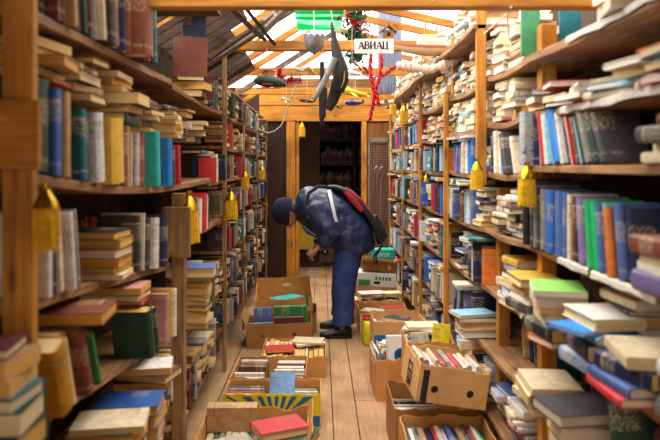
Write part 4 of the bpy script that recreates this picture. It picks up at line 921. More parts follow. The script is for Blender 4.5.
for i in range(7):
    h = rng.uniform(.24, .28)
    book(R4.M @ frame(Vector((-.128 + i * .011, -.1 + i * .004, .02)), XA, YA, UP) @ Matrix.Rotation(R(-4), 4, 'Y'), .006, h, .19, rng.choice(['white', 'light blue', 'red', 'charcoal', 'cream']), 'paperback', container('single', f'{nth(i)} from the aisle standing in the rounded brown box', 'magazines in the rounded box') if i == 0 else c, i, name='magazine', printed=True)
    if i == 0: c = len(CONT) - 1; CONT[c] = ('box', 'rounded brown box beside the white carton', 'magazines in the rounded box', False)
R6 = carton('cardboard box with a yellow folder sticking out, behind the tilted lettered box', .49, .765, 3.64, 3.94, 0, .45, -2, seed=66, rag=.012, group=G1)
box_row(R6, container('box', 'box with the yellow folder', 'books in the folder box'), ['white', 'cream', 'tan', 'grey'], y=.07, hh=(.15, .18), dd=(.22, .25), t=(.02, .035), base=.2)
c = container('single', 'sticking up in the box behind the tilted lettered box', 'folders')
zz = Vector((.12, .1, 1)).normalized()
book(R6.M @ frame(Vector((.0, -.09, .33)), (XA - zz * zz.x).normalized().cross(zz), (XA - zz * zz.x).normalized(), zz), .014, .22, .1, 'yellow', 'paperback', c, 0, name='folder'); BOOKS[-1].rgb = srgb('#e3cf22')
book(R6.M @ frame(Vector((-.11, -.11, .3)), XA.cross(UP), XA, UP), .012, .2, .1, 'white', 'paperback', container('single', 'beside the yellow folder, box behind the tilted lettered box', 'folders'), 0, name='folder')
R7 = carton('cardboard box with an oval hand hole and blue printed corner, behind the white carton', .38, .755, 4.62, 5.0, 0, .33, 0, seed=70, mat='cardboard_pale', holes=((.02, .265, .045, .016),), group=G1)
MB().box((-.185, -.1925, .17), (-.04, -.1905, .24)).build('blue_print', 'print_blue', R7.E)
box_row(R7, container('box', 'box with the oval hand hole', 'books in the hand hole box'), ['white', 'cream', 'charcoal', 'pink', 'light blue'], y=0, hh=(.2, .22), dd=(.14, .17), t=(.02, .035), base=.12)
bag = thing('plastic_bag', 'yellow plastic bag with a red top edge standing on the floor', 'bag', (.4, 5.28, 0))
b = MB(); rings = []
for z, sx, sy in ((0, .05, .09), (.02, .058, .1), (.1, .06, .1), (.17, .062, .09), (.2, .06, .06)):
    rings.append([(sx * math.copysign(abs(math.cos(t)) ** .5, math.cos(t)) * (1 + .06 * math.sin(3 * t + z * 40)), sy * math.copysign(abs(math.sin(t)) ** .5, math.sin(t)) * (1 + .05 * math.sin(5 * t + z * 30)), z) for t in (2 * math.pi * k / 24 for k in range(24))])
b.loft(rings); b.build('bag_body', 'plastic_yellow', bag, smooth=60)
b = MB(); b.loft([[(v[0] * 1.01, v[1] * 1.01, .2 + dz) for v in rings[-1]] for dz in (-.002, .028)], cap=False); o = b.build('top_band', 'print_red', bag, smooth=60); m = o.modifiers.new('Solidify', 'SOLIDIFY'); m.thickness = .003
R9 = carton('open cardboard box with loose oddments behind the yellow plastic bag', .33, .76, 5.45, 5.9, 0, .2, 0, seed=80, mat='cardboard_pale', rag=.01, group=G1)
box_row(R9, container('box', 'open box behind the yellow bag', 'books in the oddments box'), ['white', 'tan', 'charcoal', 'cream', 'red'], y=.08, hh=(.18, .2), dd=(.11, .14), t=(.02, .035))
R10 = carton('open cardboard box full of papers below the white carton with green print', .31, .755, 5.98, 6.4, 0, .2, 0, seed=84, mat='cardboard_pale', rag=.008, group=G1)
box_row(R10, container('box', 'box of papers below the white carton', 'books in the box of papers'), ['white', 'tan', 'cream', 'light blue', 'white'], y=.0, hh=(.18, .2), dd=(.16, .18), t=(.016, .03))
RB = carton('cardboard box supporting the white carton with green print', .35, .77, 6.5, 6.86, 0, .225, 0, seed=88, group=G1)
R11 = thing('white_carton', 'white carton with green print behind the man, under the brown carton', 'box', (.58, 6.66, .232), (0, R(2), R(-5)))
MB().box((-.2, -.15, 0), (.19, .14, .14)).build('body', 'white_card', R11, bevel=.004)
k = MB()
for i in range(5): k.box((-.02 + i * .034, -.1515, .07), (.004 + i * .034, -.1502, .105))
k.box((-.2 + .01, -.1515, .012), (-.07, -.1502, .07)); k.build('green_print', 'print_green', R11)
MB().lathe([(.028, 0), (.028, .002)], 20, None, Matrix.Translation((-.0, -.1502, .045)) @ Matrix.Diagonal((1.3, 1, .5, 1)) @ Matrix.Rotation(R(90), 4, 'X')).build('hand_hole_shade', 'hole_dark', R11)  # flat dark disk, the hole's inner shade put into its colour
R12 = carton('crumpled brown carton resting on the white carton with green print', .42, .78, 6.55, 6.82, .386, .085, -4, roll=6, mat='cardboard_dark', holes=((.1, .05, .018, .018),), flaps=(('f', 60, .08),), seed=91, group=G1)
R13 = thing('teal_carton', 'teal carton with pale lettering behind the crumpled brown carton', 'box', (.68, 7.0, 0))
MB().box((-.13, -.1, .46), (.12, .1, .56)).build('body', 'print_teal', R13, bevel=.003)
k = MB()
for i in range(4): k.tube([(-.06 + i * .035 + .013 * math.cos(t), -.102, .505 + .016 * math.sin(t)) for t in (q * .6 for q in range(10))], .003, 5)
k.build('lettering', 'ink_pale', R13)
base = carton('plain cardboard box under the teal carton', .5, .77, 6.9, 7.12, 0, .455, 0, seed=95, group=G1)

edge_up(R3, .0, -R3.L / 2 + .022, .012, .012, .29, .13, 'dark brown', container('single', 'added behind the holes of the tilted lettered box to darken them', 'books in the tilted lettered box'), 0)  # added dark book, stands in for the shade seen through the holes
# loose papers and books heaped over the cartons across the aisle
for C, px_, py_, z_, sp, ph in ((R4, .03, .05, .262, [('white', .012, .24, .17, 20, 0, 0, 'paperback*', 'pages'), ('cream', .016, .22, .16, -14, 0, 0, 'paperback', 'pages'), ('light blue', .012, .22, .16, 40, 0, 0, 'paperback*', 'pages')], 'heap on the rounded brown box'),
        (R6, -.02, .05, .462, [('tan', .016, .2, .15, 12, 0, 0, 'paperback', 'pages'), ('white', .012, .22, .16, -20, 0, 0, 'paperback*', 'pages'), ('cream', .02, .2, .15, 5, 0, 0, 'paperback', 'pages')], 'heap on the box with the yellow folder'),
        (R9, -.08, .0, .158, [('charcoal', .016, .2, .14, 30, 0, 0, 'paperback', 'pages'), ('white', .012, .2, .15, -25, 0, 0, 'paperback', 'pages')], 'heap in the box of oddments'),
        (R9, .1, .05, .158, [('brown', .03, .18, .12, -40, 0, 0, 'hardback', 'pages'), ('red', .014, .2, .14, 15, 0, 0, 'paperback', 'pages')], 'second heap in the box of oddments'),
        (R10, -.05, -.02, .2, [('tan', .02, .22, .16, 30, 0, 0, 'paperback', 'pages'), ('light blue', .012, .22, .16, -15, 0, 0, 'paperback*', 'pages'), ('white', .014, .24, .17, 12, 0, 0, 'paperback', 'pages')], 'heap on the box of papers'),
        (R10, .14, .06, .2, [('green', .012, .2, .15, -30, 0, 0, 'paperback', 'pages'), ('cream', .02, .2, .15, 10, 0, 0, 'paperback', 'pages')], 'second heap on the box of papers'),
        (R7, .0, -.04, .302, [('pink', .016, .2, .14, 20, 0, 0, 'paperback', 'pages'), ('charcoal', .014, .18, .13, -30, 0, 0, 'paperback', 'pages')], 'heap in the box with the hand hole'),
        (L3, .1, .06, .152, [('white', .014, .22, .16, 18, 0, 0, 'paperback', 'pages'), ('cream', .012, .22, .16, -8, 0, 0, 'paperback', 'pages')], 'pale pair on the low box')):
    box_flat(C, px_, py_, z_, sp, container('stack', ph, 'loose books on the boxes'))
# ------------------------------------------------------------------ the man
PY = 5.62
def remeshed(o, vox, sm=6, fac=.5):
    r = o.modifiers.new('Remesh', 'REMESH'); r.mode = 'VOXEL'; r.voxel_size = vox; r.use_smooth_shade = True
    s = o.modifiers.new('Smooth', 'SMOOTH'); s.iterations = sm; s.factor = fac
    return o
man = thing('person', 'person in a dark blue padded coat and beanie bending over the boxes, backpack on', 'person', (.2, PY, 0))
off = Matrix.Translation((-.2, -PY, 0))
class PB(MB):
    def build(s, name, mat, smooth=60, **k):
        s.v = [off @ v for v in s.v]; return MB.build(s, name, mat, man, smooth, **k)
def W(px, py, Y=PY): return at(px, py, Y)
hipN, kneeN, ankN = W(350, 240, 5.5), W(343, 288, 5.49), W(342, 325, 5.47)
hipF, kneeF, ankF = W(352, 239, 5.74), W(344, 281, 5.77), W(341, 315, 5.8)
shN, elN, wrN = W(313, 211, 5.42), W(331, 236, 5.36), W(318, 247, 5.38)
shF, elF, wrF = W(313, 210, 5.84), W(329, 236, 5.86), W(315, 247, 5.8)
neck, chest, waist, pelvis = W(301, 206), W(321, 209), W(341, 221), W(352, 236)
hc = W(287, 211.5)                                   # middle of the head; crown towards -X, face towards the floor
body = PB()
body.tube([pelvis + Vector((.03, 0, -.05)), pelvis, waist, chest, W(309, 206), neck], [(.1, .12), (.13, .15), (.12, .14), (.13, .18), (.1, .17), (.055, .055)], 14, side=(0, 0, 1))
body.tube([neck + Vector((.05, 0, .0)), neck, hc + Vector((.05, 0, .01))], [.06, .056, .056], 12)
body.ball(hc, (.108, .074, .088), 18)              # skull
body.tube([hc + Vector((.07, 0, -.05)), hc + Vector((.02, 0, -.075)), hc + Vector((-.05, 0, -.07))], [.045, .052, .05], 12)   # jaw and face
body.tube([hc + Vector((-.005, 0, -.105)), hc + Vector((.035, 0, -.145)), hc + Vector((.045, 0, -.118))], [.011, .017, .01], 8)  # nose
for s in (-1, 1):
    body.ball(hc + Vector((.012, s * .076, -.02)), (.03, .011, .02), 10)    # ears
    body.ball(hc + Vector((-.012, s * .03, -.118)), (.012, .014, .008), 8)  # brows
body.tube([hc + Vector((.075, -.022, -.118)), hc + Vector((.078, 0, -.124)), hc + Vector((.075, .022, -.118))], .008, 8)          # lips
for sh, el, wr in ((shN, elN, wrN), (shF, elF, wrF)):
    body.tube([chest + (sh - chest) * .6, sh, el, wr], [.055, .052, .042, .027], 12)
    d = (wr - el).normalized(); d = (d + Vector((-.2, 0, -.9))).normalized(); sd = d.cross(Vector((0, 1, 0))).normalized()
    palm = wr + d * .075
    body.tube([wr - d * .01, wr + d * .03, palm], [(.026, .022), (.04, .018), (.04, .016)], 12, side=(0, 1, 0))
    for i, (ln, o_) in enumerate(((.072, -.029), (.082, -.01), (.078, .01), (.06, .028))):
        q = palm - d * .012 + Vector((0, o_, 0)); cdir = (d * .9 + sd * (.25 if sd.x < 0 else -.25)).normalized(); c2 = (d * .55 + Vector((-.5, 0, -.3))).normalized() if 0 else (d * .8 - Vector((-.6, 0, 0))).normalized()
        body.tube([q, q + cdir * ln * .45, q + cdir * ln * .45 + c2 * ln * .3, q + cdir * ln * .45 + c2 * ln * .45 + Vector((.01, 0, -.006))], [.0095, .009, .008, .0065], 8)
    tq = wr + d * .025 + Vector((-.012, -.03 if wr is wrN else .03, 0))
    body.tube([tq, tq + d * .03 + Vector((-.022, -.008, 0)), tq + d * .06 + Vector((-.026, 0, -.004))], [.013, .011, .008], 8)
for h, k, a in ((hipN, kneeN, ankN), (hipF, kneeF, ankF)):
    body.tube([h, (h + k) / 2, k, (k + a) / 2 + Vector((.01, 0, 0)), a, a + Vector((0, 0, -.06))], [.085, .075, .055, .052, .038, .04], 12)
    body.tube([a + Vector((.03, 0, -.06)), a + Vector((-.1, 0, -.075))], [.03, .026], 10)
remeshed(body.build('body', 'skin'), .0075, 4)
eyes = PB()
for s in (-1, 1): eyes.ball(hc + Vector((.012, s * .028, -.121)), (.011, .012, .006), 8)
eyes.build('eyes', 'hole_dark')
bn = PB()        # beanie: a knitted dome over the crown, with a turned-up rim
ax = Vector((-.97, 0, .12)).normalized(); bz = Vector((.12, 0, .97)).normalized()
def hring(t, rz, ry, n=22): return [hc + ax * t * 1.06 + bz * (rz * 1.06 * math.cos(a)) + Vector((0, ry * 1.06 * math.sin(a), 0)) + Vector((0, 0, .0)) for a in (2 * math.pi * k / n for k in range(n))]
bn.loft([hring(-.03, .108, .095), hring(-.026, .117, .103), hring(.01, .121, .105), hring(.014, .115, .1), hring(.04, .115, .1), hring(.08, .1, .088), hring(.11, .072, .065), hring(.128, .03, .028), hring(.131, .004, .004)])
o = bn.build('beanie', 'beanie_navy', 70)
hr = PB(); hr.ball(hc + Vector((.055, 0, .03)), (.055, .078, .062), 14); hr.build('hair', 'hair_grey')
tr = PB()
for h, k, a in ((hipN, kneeN, ankN), (hipF, kneeF, ankF)):
    mid = (h + k) / 2; m2 = (k + a) / 2
    tr.tube([h + Vector((.0, 0, .06)), h, mid + Vector((.005, 0, 0)), k + Vector((.0, 0, .02)), m2 + Vector((.008, 0, 0)), a + Vector((.01, 0, .06)), a + Vector((.012, 0, .006))], [(.11, .11), (.122, .12), (.115, .115), (.103, .105), (.096, .1), (.095, .098), (.102, .1)], 18, side=(1, 0, 0))
tr.tube([pelvis + Vector((.0, 0, .05)), pelvis + Vector((.01, 0, -.02)), pelvis + Vector((.0, 0, -.1))], [(.1, .16), (.135, .19), (.125, .18)], 18, side=(1, 0, 0))
o = remeshed(tr.build('trousers', 'trouser_blue'), .011, 5)
tx = bpy.data.textures.new('folds', 'CLOUDS'); tx.noise_scale = .13; tx.noise_depth = 2
dm = o.modifiers.new('Folds', 'DISPLACE'); dm.texture = tx; dm.strength = .022; dm.mid_level = .5
ct = PB()
def oring(p0, p1, hy, n=20):
    a, b = at(*p0, PY), at(*p1, PY); c = (a + b) / 2; v = (a - b) / 2
    return [c + v * math.cos(t) + Vector((0, hy * math.sin(t), 0)) for t in (2 * math.pi * k / n for k in range(n))]
ct.loft([oring((374, 249), (334, 261), .23), oring((375, 243), (332, 257), .245), oring((372, 226), (325, 247), .25), oring((362, 211), (319, 242), .24), oring((350, 199), (312, 236), .25), oring((335, 190), (306, 229), .25), oring((318, 186), (301, 224), .24), oring((306, 187), (298, 221), .19), oring((299, 192), (296, 219), .12)])
for sh, el, wr in ((shN, elN, wrN), (shF, elF, wrF)):
    ct.tube([chest + (sh - chest) * .75, sh, (sh + el) / 2, el + Vector((.01, 0, -.005)), (el + wr) / 2 + Vector((0, 0, -.002)), wr + (el - wr) * .15], [.1, .105, .09, .078, .074, .056], 16)
ct.tube([W(309, 190), W(302, 197), W(299, 208), W(300, 218)], [(.03, .12), (.045, .15), (.05, .15), (.035, .12)], 14, side=(1, 0, 0))   # stand collar with the hood rolled in
o = remeshed(ct.build('coat', 'coat_navy'), .011, 3)
dm = o.modifiers.new('Folds', 'DISPLACE'); dm.texture = tx; dm.strength = .03; dm.mid_level = .5
t2 = bpy.data.textures.new('creases', 'CLOUDS'); t2.noise_scale = .055; t2.noise_depth = 1
dm = o.modifiers.new('Creases', 'DISPLACE'); dm.texture = t2; dm.strength = .009; dm.mid_level = .5
st = PB(); q = [(329, 190), (331, 199), (333, 208), (335, 217), (336.5, 222)]
L = [at(x - 1.7, y, 5.375 + dy) for (x, y), dy in zip(q, (.1, .03, -.0, -.012, -.01))]; Rr = [at(x + 1.7, y, 5.375 + dy) for (x, y), dy in zip(q, (.1, .03, -.0, -.012, -.01))]
st.loft([[a, b, b + Vector((0, .05, 0)), a + Vector((0, .05, 0))] for a, b in zip(L, Rr)]); st.build('reflective_strip', 'reflective').parent = o
pk = PB(); pk.tube([W(303, 226, 5.35), W(308, 232, 5.34), W(316, 236, 5.32)], [.012, .02, .012], 8); pk.build('chest_pocket', 'coat_navy')
for nm, a, len_, zz in (('near', ankN, 1, 0), ('far', ankF, 1, 0)):
    s = PB(); prof = []      # shoe from heel to toe (towards -X)
    for t, hw, top in ((.085, .022, .075), (.075, .04, .1), (.04, .044, .115), (-.0, .044, .11), (-.05, .046, .088), (-.1, .05, .066), (-.145, .05, .056), (-.175, .04, .048), (-.192, .018, .036)):
        x = a.x + t
        prof.append([(x, a.y - hw, .022), (x, a.y - hw * 1.02, top * .55), (x, a.y - hw * .6, top * .95), (x, a.y, top), (x, a.y + hw * .6, top * .95), (x, a.y + hw * 1.02, top * .55), (x, a.y + hw, .022)])
    s.loft(prof)
    so = s.build('shoe', 'shoe_black', 60); ss = so.modifiers.new('Subsurf', 'SUBSURF'); ss.levels = 2; ss.render_levels = 2
    s = PB(); prof = [[(p[0][0], p[0][1] - .004, .001), (p[0][0], p[-1][1] + .004, .001), (p[0][0], p[-1][1] + .004, .026), (p[0][0], p[0][1] - .004, .026)] for p in prof]
    s.loft(prof); sole = s.build('shoe_sole', 'shoe_black'); sole.parent = so
# backpack on his back
bp = thing('backpack', 'black backpack with red panels on the back of the bending man', 'backpack', (.2, PY, 1.0))
off = Matrix.Translation((-.2, -PY, -1.0))
class KB(MB):
    def build(s, name, mat, smooth=60, **k):
        s.v = [off @ v for v in s.v]; return MB.build(s, name, mat, bp, smooth, **k)
def kring(p, q, hy, n=20, e=.45):
    a, b = at(*p, PY), at(*q, PY); c = (a + b) / 2; v = (a - b) / 2
    f = lambda t: math.copysign(abs(t) ** e, t)
    return [c + v * f(math.cos(t)) + Vector((0, hy * f(math.sin(t)), 0)) for t in (2 * math.pi * k / n for k in range(n))]
k = KB(); k.loft([kring((328, 185), (327, 188), .08), kring((337, 185), (335, 189), .12), kring((348, 189), (345, 194), .135), kring((361, 200), (356, 205), .14), kring((372, 214), (367, 219), .14), kring((381, 229), (374, 233), .13), kring((384, 240), (377, 243), .1)])
k.build('pack_body', 'pack_black')
k = KB(); k.loft([kring((346, 187), (346, 190), .09), kring((353, 191), (351, 196), .1), kring((362, 199), (359, 203), .1), kring((371, 211), (367, 214), .09)]); k.build('front_panel', 'pack_red')
k = KB(); k.tube([at(345, 192, 5.475), at(353, 200, 5.475), at(362, 211, 5.475)], [(.012, .016), (.016, .03), (.01, .02)], 10, side=(0, 1, 0)); k.build('side_panel', 'pack_red')
k = KB(); k.loft([kring((376, 214), (370, 220), .1), kring((383, 225), (376, 230), .1), kring((387, 236), (380, 240), .09)]); k.build('front_pocket', 'pack_black')
for dy in (-.17, -.05): 
    k = KB(); k.tube([at(380, 236, PY + dy), at(382, 246, PY + dy), at(377 + dy * 20, 256, PY + dy), at(378 + dy * 20, 264, PY + dy)], .008, 6); k.build('strap', 'pack_black')
k = KB(); k.tube([at(327, 187, 5.42), at(318, 186.5, 5.40), at(309, 193, 5.385), at(305, 205, 5.36), at(309, 219, 5.345)], (.016), 8, flat=.4); k.build('shoulder_strap', 'pack_black')

# ------------------------------------------------------------------ roof
def beam(name, y, z, x0, x1, h, d, mat='pine_x', label=None):
    return structure(name, MB().box((x0, y, z), (x1, y + d, z + h)), mat, bevel=.005)
beam('beam_1', 2.3, 2.023, -.99, 1.1, .10, .06); beam('beam_2', 4.65, 2.295, -1.03, 1.12, .075, .06); beam('beam_3', 6.5, 2.38, -1.03, 1.12, .075, .06); beam('beam_4', 7.7, 2.32, -1.03, 1.12, .08, .05)
ri = 0
for i, y in enumerate([2.9, 3.7, 4.85, 5.15, 5.9, 6.4, 7.2, 7.9]):
    b = MB(); b.bar((-1.12, y, 2.16), (.16, y, 2.96), .06, .05); structure(f'beam_{5 + i}', b, 'pine_x' if i % 3 else 'old_x')
    b = MB(); b.bar((.16, y, 2.99), (1.25, y, 2.75), .05, .06) ; structure(f'beam_{25 + i}', b, 'pine_x')
sh = MB()
for i in range(30):                     # corrugated green sheet under the ridge
    pass
def corrugated(x0, x1, y0, y1, zf, mat, name, lab, n=36, amp=.012, along='x'):
    m = MB(); rings = []
    for i in range(n + 1):
        u = i / n
        if along == 'x': x = x0 + (x1 - x0) * u; dz = amp * math.sin(i * 1.4); rings.append([(x, y0, zf(x) + dz), (x, y1, zf(x) + dz)])
        else: y = y0 + (y1 - y0) * u; dz = amp * math.sin(i * 1.4); rings.append([(x0, y, zf(x0) + dz), (x1, y, zf(x1) + dz)])
    m.loft(rings, cap=False, closed=False)
    o = m.build(name, mat, smooth=60); s = o.modifiers.new('Solidify', 'SOLIDIFY'); s.thickness = .003
    return tag(o, lab, 'roof sheet')
corrugated(-.2, .17, 4.72, 5.5, lambda x: 2.63, 'green_sheet', 'corrugated_sheet', 'green corrugated plastic sheet under the roof behind the hanging boat', along='y')
corrugated(-.98, -.66, 4.95, 5.25, lambda x: 2.64 + (x + .66) * .1, 'green_sheet', 'corrugated_sheet', 'strip of green corrugated sheet over the dim planks under the roof', along='y')
g = MB(); rings = []
for i in range(31): x = .62 + .26 * i / 30; rings.append([(x, 7.0 + .012 * math.sin(i * 1.5), 2.25), (x, 7.0 + .012 * math.sin(i * 1.5), 3.2)])
g.loft(rings, cap=False, closed=False); o = g.build('corrugated_sheet', 'grey_sheet', smooth=60); m = o.modifiers.new('Solidify', 'SOLIDIFY'); m.thickness = .003
tag(o, 'grey ribbed sheet standing upright under the roof behind the bird house', 'roof sheet')
# boards closing the far gable low down and the roof's left eave
gm = MB()
gm.box((-.62, 8.36, 2.46), (1.12, 8.39, 2.6)); structure('wall_gable', gm, 'board_x')
# loose old planks and frames stored under the roof
PL = [((211, 62), (258, 33), 4.3, .09, 'old_x'), ((190, 40), (236, 18), 5.4, .1, 'pine_x'), ((208, 60), (262, 22), 3.95, .05, 'dark_x'), ((214, 78), (262, 36), 6.2, .08, 'pine_x'), ((243, 5), (274, 44), 3.9, .05, 'dark_x'), ((226, 4), (262, 38), 3.75, .11, 'dark_x'), ((262, 33), (289, 6), 4.4, .12, 'old_x'), ((255, 30), (272, 17), 4.5, .1, 'old_x')]
PLN = ['long grey plank slanting under the roof', 'golden plank slanting under the green sheet strip', 'narrow dark lath slanting under the roof', 'golden plank in front of the dark eave', 'thin dark plank hanging steeply from the front beam', 'broad dark plank hanging steeply from the front beam', 'grey shingle board leaning by the green sheet', 'small dark shingle between two rafters']
for (a, b, y, w, m), lab in zip(PL, PLN):
    p = MB(); p.bar(at(*a, y), at(*b, y + .25), .02, w, up=(0, 1, 0)); tag(p.build('stored_plank', m, bevel=.002), lab, 'plank', 'planks stored under the roof')
p = MB(); 
for i in range(16): p.bar((-1.1, 3.3 + i * .19, 2.2), (-.55 - (.12 if i > 6 else 0), 3.3 + i * .19, 2.545 - (.075 if i > 6 else 0)), .018, .17, up=(0, 0, 1))
structure('ceiling_boards', p, 'dark_x')
p = MB(); p.box((-1.1, 2.25, 2.2), (-.5, 3.2, 2.23)); p.box((-1.1, -1.3, 2.35), (1.2, 1.7, 2.38)); structure('ceiling_and_light_block', p, 'dark_x')  # front slab is unseen, added to cut the light on the near shelves

# ------------------------------------------------------------------ sign and hanging things
Y2 = 4.58
sg = thing('hanging_sign', 'white sign with black capital letters on the second beam', 'sign', at(371, 46, Y2 - .02))
sgb = MB().box((-.118, -.006, -.052), (.16, .006, .05)).build('board', 'white_card', sg)
GL = {'А': [(0, 0, .36, 1, .05), (.36, 1, .72, 0, .15), (.13, .32, .56, .32, .06), (-.06, 0, .14, 0, .05), (.56, 0, .84, 0, .05)],
      'В': [(.08, 0, .08, 1, .15), (-.04, 1, .4, 1, .06), (-.04, 0, .42, 0, .06), (.08, .53, .42, .53, .06), (.4, 1, .52, .9, .1), (.52, .9, .52, .66, .13), (.52, .66, .4, .53, .1), (.4, .53, .58, .42, .1), (.58, .42, .58, .14, .14), (.58, .14, .42, 0, .1)],
      'И': [(.08, 0, .08, 1, .15), (.66, 0, .66, 1, .15), (.1, .12, .64, .9, .07), (-.06, 1, .22, 1, .05), (-.06, 0, .22, 0, .05), (.52, 1, .8, 1, .05), (.52, 0, .8, 0, .05)],
      'Ц': [(.08, 0, .08, 1, .15), (.62, 0, .62, 1, .15), (-.06, 1, .22, 1, .05), (.48, 1, .76, 1, .05), (-.02, 0, .8, 0, .06), (.78, .0, .78, -.22, .06)]}
px_ = -.088; hh_ = .05
for ch in 'АВИАЦ':
    m = MB()
    for a, b_, c, d_, w_ in GL[ch]: m.bar((px_ + a * hh_, -.0072, -.021 + b_ * hh_), (px_ + c * hh_, -.0072, -.021 + d_ * hh_), (w_ * 1.45 + .02) * hh_, .0015, up=(0, 1, 0))
    m.build('letter', 'ink', sgb); px_ += hh_ * {'А': .86, 'В': .78, 'И': .92, 'Ц': .95}[ch]
CORD = []
def cord(parent, loc, a, b, r=.003, mat='cord_white', name='hanging_cord'):
    m = MB(); m.tube([Vector(a) - Vector(loc), (Vector(a) + Vector(b)) / 2 - Vector(loc) + Vector((.002, 0, 0)), Vector(b) - Vector(loc)], r, 6); return m.build(name, mat, parent)
class HB(MB):
    """mesh given in world coordinates for a thing whose Empty sits at loc"""
    def __init__(s, root): MB.__init__(s); s.root = root
    def build(s, name, mat=None, smooth=60, **k):
        t = s.root.location; s.v = [v - t for v in s.v]; return MB.build(s, name, mat, s.root, smooth, **k)
def H(name, label, cat, px, py, Y, group=None): return thing(name, label, cat, at(px, py, Y), (0, 0, 0), group)
# grey model boat seen from its bow
Yb = 3.7
r = H('hanging_model_boat', 'grey hulled model boat with a white deck hanging from the front beam', 'model boat', 314, 40, Yb)
m = HB(r); rings = []
for t, w, dp, zk in ((0, .008, .05, .0), (.05, .04, .1, -.0), (.12, .062, .118, 0), (.3, .064, .11, 0), (.42, .055, .09, 0)):
    c = at(314, 37, Yb + t)
    rings.append([(c.x + w * a, c.y, c.z - dp * b + .01) for a, b in ((-1, 0), (-.96, .35), (-.65, .75), (0, 1), (.65, .75), (.96, .35), (1, 0))])
m.loft(rings[::-1]); m.build('hull', 'model_grey')
m = HB(r); c = at(314, 37, Yb); m.box((c.x - .056, Yb + .1, c.z + .005), (c.x + .056, Yb + .42, c.z + .045)); m.build('deck', 'model_white')
m = HB(r); m.box((c.x - .025, Yb + .16, c.z + .046), (c.x + .025, Yb + .3, c.z + .075)); m.build('cabin', 'model_white')
m = HB(r)
for dx in (-.05, -.018, .018, .05): m.box((c.x + dx - .009, Yb + .096, c.z + .018), (c.x + dx + .009, Yb + .1, c.z + .038))
m.build('windows', 'model_blue')
m = HB(r); m.tube([c + Vector((0, .2, .07)), c + Vector((-.005, .18, .25))], .004, 6); m.build('hanging_cord', 'cord_white')
# large dark model aeroplane hung nose up
Ya = 3.4
r = H('hanging_model_airplane', 'large dark model aeroplane hanging nose up under the front beam', 'model airplane', 334, 70, Ya)
m = HB(r); m.tube([at(331.5, 22, Ya), at(332.5, 30, Ya), at(334.5, 42, Ya), at(337, 55, Ya), at(340, 68, Ya), at(341, 80, Ya), at(339, 92, Ya)], [.004, .011, .019, .03, .042, .044, .026], 14); m.build('fuselage', 'model_dark')
m = HB(r); m.tube([at(341, 74, Ya), at(337, 88, Ya + .02), at(332, 102, Ya + .03), at(328, 110, Ya + .03)], [(.012, .038), (.011, .036), (.01, .03), (.008, .02)], 10, side=(0, 1, 0)); m.build('wing', 'model_dark')
m = HB(r); m.tube([at(335, 58, Ya - .05), at(326, 78, Ya - .06), at(314, 99, Ya - .07)], [(.012, .018), (.012, .017), (.01, .013)], 10, side=(0, 1, 0)); m.build('wing', 'model_grey')
m = HB(r); m.tube([at(336, 47, Ya), at(331, 10, Ya)], .003, 6); m.build('hanging_cord', 'cord_white')
m = HB(r); m.tube([at(345, 70, Ya - .03), at(344, 82, Ya - .055), at(341, 88, Ya - .05)], .003, 6); m.build('tail_wire', 'model_brass')
# black toy rifle hung upright
Yr = 4.3
r = H('hanging_toy_rifle', 'black toy rifle hanging upright beside the dark aeroplane', 'toy rifle', 322, 95, Yr)
m = HB(r); m.tube([at(322, 62, Yr), at(322, 84, Yr)], .016, 10); m.tube([at(322, 84, Yr), at(322.5, 118, Yr)], .024, 10); m.build('barrel', 'model_dark')
m = HB(r); m.tube([at(324, 88, Yr), at(324.5, 104, Yr)], [.024, .02], 10); m.build('scope', 'pack_black')
m = HB(r); m.tube([at(322, 116, Yr), at(322, 121, Yr), at(322.4, 126, Yr)], [(.034, .016), (.032, .016), (.014, .012)], 10); m.build('stock', 'pack_black')
m = HB(r); m.tube([at(322, 62, Yr), at(322.5, 40, Yr)], .002, 6); m.build('hanging_cord', 'cord_white')
# dark green model helicopter
Yh = 4.5
r = H('hanging_model_helicopter', 'dark green model helicopter hanging over the bookcase the man faces', 'model helicopter', 272, 82, Yh)
m = HB(r); m.tube([at(254, 81, Yh), at(259, 80, Yh), at(268, 81, Yh), at(277, 82, Yh), at(283, 84, Yh), at(286, 85.5, Yh)], [(.012, .02), (.04, .034), (.045, .04), (.036, .034), (.024, .024), (.006, .008)], 14, side=(0, 0, 1)); m.build('fuselage', 'model_green')
m = HB(r); m.tube([at(267, 77, Yh), at(267, 70, Yh)], .004, 6); 
for a in (0, 2.1, 4.2): m.bar(at(267, 70.5, Yh), at(267, 70.5, Yh) + Vector((.075 * math.cos(a), .075 * math.sin(a), -.01)), .012, .003)
m.build('rotor', 'pack_black')
m = HB(r); m.bar(at(256, 88, Yh), at(281, 88, Yh), .006, .006); m.build('skid', 'pack_black')
m = HB(r); m.tube([at(267, 70, Yh), at(267, 47, Yh)], .0015, 5); m.build('hanging_cord', 'cord_white')
m = HB(r)
for i in range(5): m.box(at(262 + i * 2.2, 84.6, Yh - .043), at(263.4 + i * 2.2, 83.4, Yh - .040))
m.build('markings', 'print_red')
